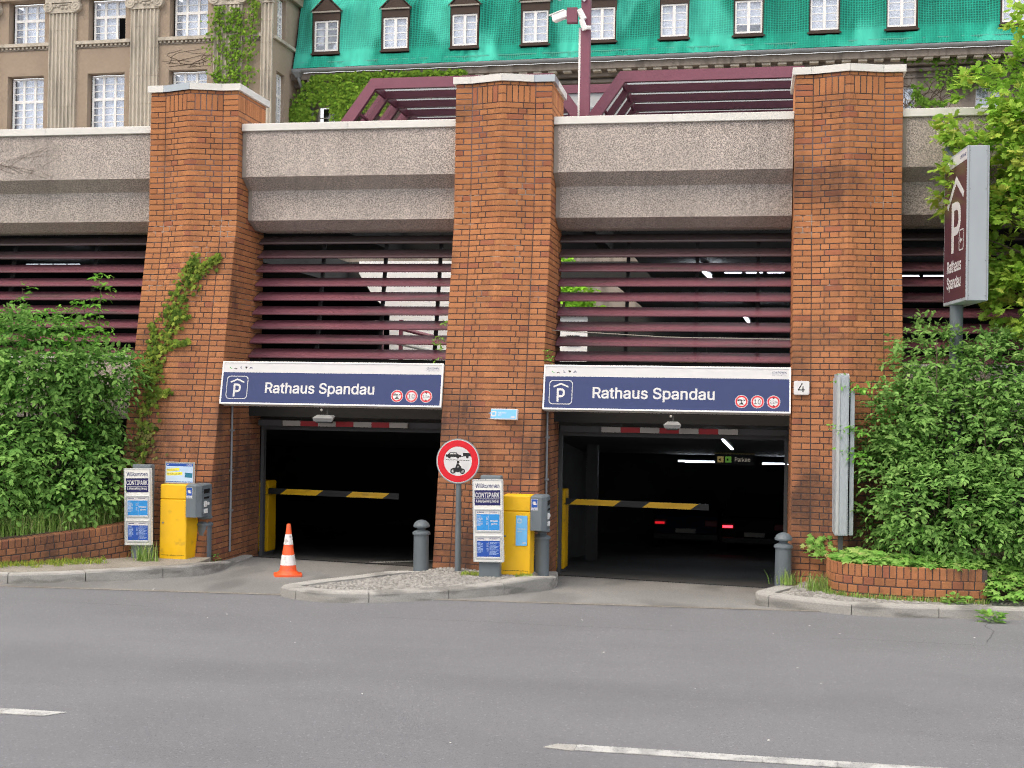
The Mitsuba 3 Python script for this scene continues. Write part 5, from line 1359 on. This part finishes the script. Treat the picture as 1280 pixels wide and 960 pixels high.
ycol = [(.085, .125, .018), (.055, .09, .015), (.14, .18, .032), (.035, .065, .012)]
climber('climbing_vine', 'yellow-green vine climbing diagonally up the left brick pillar', 'climbing plant',
        [([(-5.36, 1.5), (-5.36, 2.1), (-5.33, 2.7), (-5.2, 3.1), (-5.1, 3.6), (-5.0, 3.95), (-4.75, 4.3), (-4.5, 4.55)], [.16, .18, .18, .21, .24, .19, .15, .05], 1.0),
         ([(-5.05, 3.6), (-4.83, 3.62)], [.14, .05], .09), ([(-5.0, 3.2), (-4.8, 3.24)], [.12, .05], .08), ([(-4.92, 4.25), (-4.80, 4.56)], [.12, .06], .09),
         ([(-5.42, 2.6), (-5.44, 2.95), (-5.38, 3.15), (-5.40, 3.35), (-5.42, 3.55)], [.12, .10, .10, .08, .08], .18),
         ([(-5.15, 2.45), (-5.0, 2.5)], [.12, .05], .06)], onp1, 600, .068, ycol, r)
climber('dry_vine', 'dark withered vine at the foot of the left brick pillar', 'climbing plant',
        [([(-5.42, 1.1), (-5.40, 1.6), (-5.33, 2.0)], [.26, .30, .2], 1.0)], onp1, 170, .055, [(.09, .09, .03), (.07, .06, .025), (.12, .12, .04)], r)
def onfar(H):
    def g(s, t, d):
        return FB.pt(np.stack([s, t, H + d * 2.2], -1))
    return g
gcol = [(.06, .12, .014), (.085, .155, .018), (.042, .09, .012), (.11, .18, .024)]
climber('wall_creeper', 'bright green creeper on the fluted corner pilaster of the town hall', 'climbing plant',
        [([(-15.7, 16.5), (-15.6, 18.3), (-15.45, 19.8), (-15.5, 21.2), (-15.55, 22.1)], [.4, .35, .8, .75, .35], .5), ([(-15.2, 17.0), (-15.1, 18.3), (-14.8, 19.4), (-14.8, 20.6)], [.5, .5, .45, .3], .28),
         ([(-15.0, 20.8), (-14.75, 21.9)], [.25, .2], .08), ([(-14.5, 17.8), (-14.55, 19.4), (-14.5, 20.6), (-14.45, 22)], [.3, .25, .3, .4], .3), ([(-13.9, 16.5), (-13.95, 18.0), (-13.9, 19.6), (-13.75, 20.8), (-13.6, 22), (-13.9, 22.6)], [.5, .5, .45, .5, .35, .3], .5), ([(-15.4, 22.85), (-14.2, 22.9)], [.2, .2], .14)],
        onfar(.17), 640, .16, gcol, r, stemr=.02)
climber('wall_creeper', 'dense green creeper below the gutter left of the glass canopy', 'climbing plant',
        [([(-11.4, 18.95), (-8, 18.95), (-3.2, 18.95)], [.25, .32, .2], .35), ([(-11.8, 18.5), (-8, 18.4), (-4.2, 18.5)], [.5, .55, .3], .42), ([(-12.0, 17.9), (-8, 17.9), (-5.4, 18.1)], [.7, .75, .4], .6), ([(-12.1, 16.9), (-12.2, 17.3)], [.7, .7], .25), ([(-10.2, 17.6), (-9.6, 16.6)], [.4, .4], .15), ([(-9.0, 17.5), (-7.6, 17.2)], [.7, .5], .25)],
        onfar(H0 + .98), 2300, .19, gcol, r, stem=False)
climber('wall_creeper', 'green creeper below the gutter behind the tree at right', 'climbing plant',
        [([(18.2, 18.95), (21, 18.9), (26, 18.9)], [.3, .4, .5], .4), ([(20.0, 18.0), (23, 17.9), (26, 17.6)], [1.1, 1.2, 1.5], 1.0), ([(18.9, 17.6), (19.0, 16.9)], [.3, .3], .1), ([(18.95, 16.8), (20.2, 16.7)], [.35, .3], .12)],
        onfar(H0 + .35), 800, .17, [(.045, .095, .014), (.06, .12, .016), (.075, .14, .02)], r, stem=False)
def bare_vines(key, label, F, rects, n, r, rad):
    ms = []
    for _ in range(n):
        (s0, s1, z0, z1, ds) = rects[r.integers(0, len(rects))]
        s, z = r.uniform(s0, s1), z0 + r.random() * (z1 - z0) * .3
        pts = []; a = r.normal(0, .5)
        for j in range(9):
            pts.append((s, z, r.uniform(.006, .015))); a += r.normal(0, .35); s += math.sin(a) * .22 * ds; z += abs(math.cos(a)) * (z1 - z0) / 10
        pts = [q for q in pts if s0 - .3 < q[0] < s1 + .3 and q[1] < z1]
        if len(pts) > 2: ms.append(tube(F.pt(np.array(pts)), np.linspace(rad, rad * .4, len(pts)), 4))
    k = add(key, cat(*ms), 'bark'); tag(k, label, 'climbing plant')
bare_vines('bare_creeper', 'leafless creeper stems on the grey wall right of the right pillar', Frame(FB.pt(np.array([0, 0, H0])), UB, (0, 0, 1)), [(18.0, 20.6, 16.2, 18.3, 1.6), (14.5, 19, 18.5, 18.6, 1)], 42, r, .022)
bare_vines('bare_creeper', 'thin dry creeper stems spreading between the town hall windows', FB, [(-18.5, -16.2, 19.1, 20.2, 3.0)], 14, r, .018)
bare_vines('bare_creeper', 'bare creeper twigs hanging over the far left concrete beam', Frame((0, .155, 0), (1, 0, 0), (0, 0, 1)), [(-9.6, -7.2, 5.7, 6.4, 1.6)], 12, r, .0035)
fk = thing('wall_fern', 'small green plant growing on the slats left of the middle pillar', 'plant')
P = np.array([(-1.02, -.05, 3.35), (-1.0, -.1, 3.22), (-1.05, -.1, 3.12), (-1.1, -.08, 3.2), (-.98, -.08, 3.5)]).repeat(3, 0) + r.normal(0, .03, (15, 3))
foliage('foliage', fk, [twigs(P, np.tile([-.3, -.6, .2], (15, 1)), r, .13, 6, .05, 'ovate', [(.10, .22, .03), (.14, .26, .05)])])
fk = thing('wall_fern', 'small green plant growing beside the top left corner of the right sign', 'plant')
P = np.array([(.57, -.32, 3.02), (.60, -.34, 2.98), (.56, -.3, 3.1)]).repeat(4, 0) + r.normal(0, .025, (12, 3))
foliage('foliage', fk, [twigs(P, np.tile([.2, -.6, .5], (12, 1)), r, .12, 7, .035, 'ovate', [(.08, .2, .03), (.12, .25, .04)])])

iv = thing('ground_ivy', 'light green ivy covering the bed and spilling over the right planter wall', 'ground cover')
tag(iv, kind='stuff')
def carpet(n, fn, size, cols, kind='lobed', up=1.0):
    P = fn(n); m = len(P)
    a = r.uniform(0, 2 * np.pi, m)
    D = np.c_[np.cos(a), np.sin(a) - .4, r.uniform(-.3, .25, m)]
    Nn = unit(np.c_[r.normal(0, .35, m), r.normal(-.35, .35, m), np.full(m, up)])
    return leaf_mesh(P, D, Nn, size * r.uniform(.6, 1.25, m), hues(m, cols, r, .2), kind)
icol = [(.11, .235, .045), (.15, .29, .06), (.08, .18, .034), (.19, .33, .08)]
def bed1(n):
    t = r.uniform(.35, Rw.L, n); o = r.uniform(.10, .75, n) ** 1.2
    xy = np.array([Rw.off(a, b) for a, b in zip(t, o)])
    return np.c_[xy, .47 + .16 * np.clip(1 - np.abs(o - .35) / .45, 0, 1) * r.uniform(.4, 1.0, n)]
def bed2(n):
    x = r.uniform(6.2, 7.8, n); y = r.uniform(-2.55, -1.6, n)
    return np.c_[x, y, .13 + .34 * np.clip((y + 2.55) / .8, 0, 1) + r.uniform(0, .1, n) + .06 * np.clip(1 - abs(x - 6.7) / .6, 0, 1)]
def bed3(n):
    t = r.uniform(.0, .45, n); return np.c_[np.array([Rw.off(a, b) for a, b in zip(t, r.uniform(-.25, .3, n))]), .40 + r.uniform(.02, .22, n)]
v, f, c = merge(carpet(1700, bed1, .11, icol), carpet(900, bed2, .11, icol), carpet(45, bed3, .09, icol))
kk = add('foliage', (v, f), 'leaf', iv, color=c); tag(kk, kind='stuff')
iv2 = thing('ivy_tuft', 'small ivy tuft on the foot of the right pillar', 'plant')
P = np.array([4.31, -.97, .62]) + r.normal(0, 1, (34, 3)) * [.10, .012, .07]
v, f, c = leaf_mesh(P, np.c_[r.normal(0, .5, 34), np.full(34, -.4), np.full(34, -.6)], unit(np.c_[r.normal(0, .3, 34), np.full(34, -1), np.full(34, .5)]), .075, hues(34, icol, r), 'lobed')
foliage('foliage', iv2, [(v, f, c)])

def grass(n, fn, h, cols, r, lean=.45, w=.007):
    P = fn(n); m = len(P)
    a = r.uniform(0, 2 * np.pi, m); d = np.c_[np.cos(a), np.sin(a), np.zeros(m)]
    hh = h * r.uniform(.5, 1.3, m)[:, None]; l = lean * r.uniform(.3, 1.3, m)[:, None]
    s = np.c_[-d[:, 1], d[:, 0], np.zeros(m)] * w
    up = np.array([0, 0, 1.0])
    p1 = P + up * hh * .55 + d * hh * l * .3; p2 = P + up * hh + d * hh * l
    v = np.stack([P - s, P + s, p1 - s * .7, p1 + s * .7, p2], 1)
    f = np.array([(0, 1, 3), (0, 3, 2), (2, 3, 4)])[None] + (np.arange(m) * 5)[:, None, None]
    return v.reshape(-1, 3), f.reshape(-1, 3), np.repeat(hues(m, cols, r, .2), 5, 0)
grc = [(.08, .16, .03), (.12, .21, .045), (.16, .24, .06), (.2, .23, .1)]
def bedL(n):
    t = r.uniform(0, Lw.L - .1, n); o = r.uniform(.24, 1.0, n); xy = np.array([Lw.off(a, b) for a, b in zip(t, o)])
    z = .20 + .36 * np.clip((xy[:, 0] + 9.6) / 4.4, 0, 1)
    return np.c_[xy, z]
gk = add('bed_grass', grass(9000, bedL, .30, grc, r)[:2] if False else None, 'leaf') if False else None
v, f, c = grass(8500, bedL, .27, grc, r)
gk = add('grass', (v, f), 'leaf', color=c); tag(gk, 'long grass growing along the top of the low left wall', 'grass', kind='stuff')
# weeds along walls, kerbs and bollards
def tuft(key, label, x, y, z, n, h, spread_, cols, kind='grass', cat_='weed', size=.06):
    k = thing(key, label, cat_)
    if kind == 'grass':
        v, f, c = grass(n, lambda m: np.array([x, y, z]) + r.normal(0, 1, (m, 3)) * [spread_, spread_ * .6, 0], h, cols, r, .5)
    else:
        a = r.uniform(0, 2 * np.pi, n); P = np.array([x, y, z]) + np.c_[np.cos(a), np.sin(a) * .7, np.zeros(n)] * (spread_ * r.random(n) ** .7)[:, None] + np.c_[np.zeros((n, 2)), r.uniform(0, h, n)]
        v, f, c = leaf_mesh(P, np.c_[np.cos(a), np.sin(a) - .2, r.uniform(-.1, .5, n)], unit(np.c_[r.normal(0, .3, (n, 2)), np.ones(n)]), size * r.uniform(.6, 1.2, n), hues(n, cols, r), kind)
    kk = add('foliage', (v, f), 'leaf', k, color=c); tag(kk, kind='stuff')
tuft('grass_tuft', 'grass tuft at the foot of the left welcome board', -4.86, -1.62, .11, 90, .24, .09, grc)
tuft('grass_tuft', 'grass tuft around the bollard at the right pillar', 3.93, -1.30, .1, 70, .17, .09, grc)
tuft('grass_tuft', 'grass and weeds at the left foot of the right planter wall', 4.36, -1.75, .1, 170, .2, .15, grc)
tuft('weed', 'leafy weed growing from the road gutter before the right planter', 6.16, -3.03, .0, 60, .12, .12, icol, 'ovate', size=.10)
tuft('weed', 'leafy weed at the foot of the right planter wall near its end', 5.85, -2.48, .1, 60, .12, .12, icol, 'ovate', size=.085)
tuft('weed', 'small weed in the corner behind the left machine', -4.20, -.78, .0, 22, .14, .05, icol, 'ovate', size=.06)
def strip_(n):
    t = r.uniform(.5, Rw.L, n); xy = np.array([Rw.off(a, -b) for a, b in zip(t, .03 + .10 * r.random(n) ** 2)]); return np.c_[xy, np.full(n, .1)]
def strip2(n):
    t = r.uniform(Lw.L * .3, Lw.L, n); xy = np.array([Lw.off(a, -b) for a, b in zip(t, .04 + .45 * r.random(n) ** 1.4)]); g = meshkit.fbm(np.c_[xy * 2.2, np.zeros(n)], 3, 8); return np.c_[xy, np.full(n, .112)][g > .48]
def strip3(n):
    x = r.uniform(-.35, .6, n); y = -1.25 - .22 * r.random(n) ** 1.5 - .28; g = meshkit.fbm(np.c_[x * 3, y * 3, np.zeros(n)], 3, 8); return np.c_[x, y, np.full(n, .1)][g > .45]
v, f, c = merge(grass(600, strip_, .07, grc, r), grass(2600, strip2, .06, [(.16, .2, .03), (.2, .22, .05), (.1, .18, .03)], r), grass(700, strip3, .045, [(.2, .25, .05), (.14, .2, .04)], r))
gk = add('weedy_grass', (v, f), 'leaf', color=c); tag(gk, 'sparse weeds and moss along walls and pavement joints', 'weeds', kind='stuff')

k = add('fallen_log', tube([(6.10, -1.62, .60), (6.5, -1.58, .60), (7.4, -1.5, .57)], [.085, .09, .09], 14), 'log_wood', smooth=50)
tag(k, 'weathered log lying among the ivy under the shrub', 'log')
# litter: petals and scraps on the road
lit = thing('litter', 'tiny pale petals scattered over the road', 'litter'); tag(lit, kind='stuff')
lp = [pz for pz in [(-1.0, -6.3), (2.05, -6.0), (1.9, -5.2), (2.6, -4.3), (4.1, -3.9), (4.4, -4.3), (-.3, -4.7), (-2.3, -4.9), (.3, -8.3), (3.6, -9.0), (-3.9, -3.4), (3.0, -7.4)]] + [(r.uniform(-6, 6), r.uniform(-10, -2)) for _ in range(10)]
ms = []
for (x, y) in lp:
    m = trimesh.creation.icosphere(0, r.uniform(.006, .013)); m.apply_scale((1, .8, .35)); m.apply_translation((x, y, .008)); ms.append(m)
kk = add('petals', cat(*ms), 'offwhite', lit); tag(kk, kind='stuff')
# tree and pale wall seen through the garage beyond its rear opening
bt = thing('tree', 'distant green tree glimpsed through the garage behind the slats', 'tree')
P, O = blob_seeds([((-3.3, 28, 6.2), (.9, .8, 1.1))], 300, r, gate=.3)
foliage('crown', bt, [twigs(P, O, r, .4, 6, .25, 'ovate', [(.16, .32, .03), (.12, .26, .025)])])
add('trunk', tube([(-3.3, 28, 0), (-3.3, 28, 6)], [.12, .06], 8), 'bark', bt)
bw = thing('white_shed', 'white wall glimpsed through the garage behind the slats', 'building')
add('wall', bx(-6, -1.9, 25, 25.3, 0, 5.2), 'bright_wall', bw); add('roof', bx(-6.2, -1.8, 24.8, 25.5, 5.21, 5.32), 'dim_grey', bw); add('window', bx(-2.75, -2.3, 24.96, 24.995, 4.2, 4.55), 'print_black', bw)
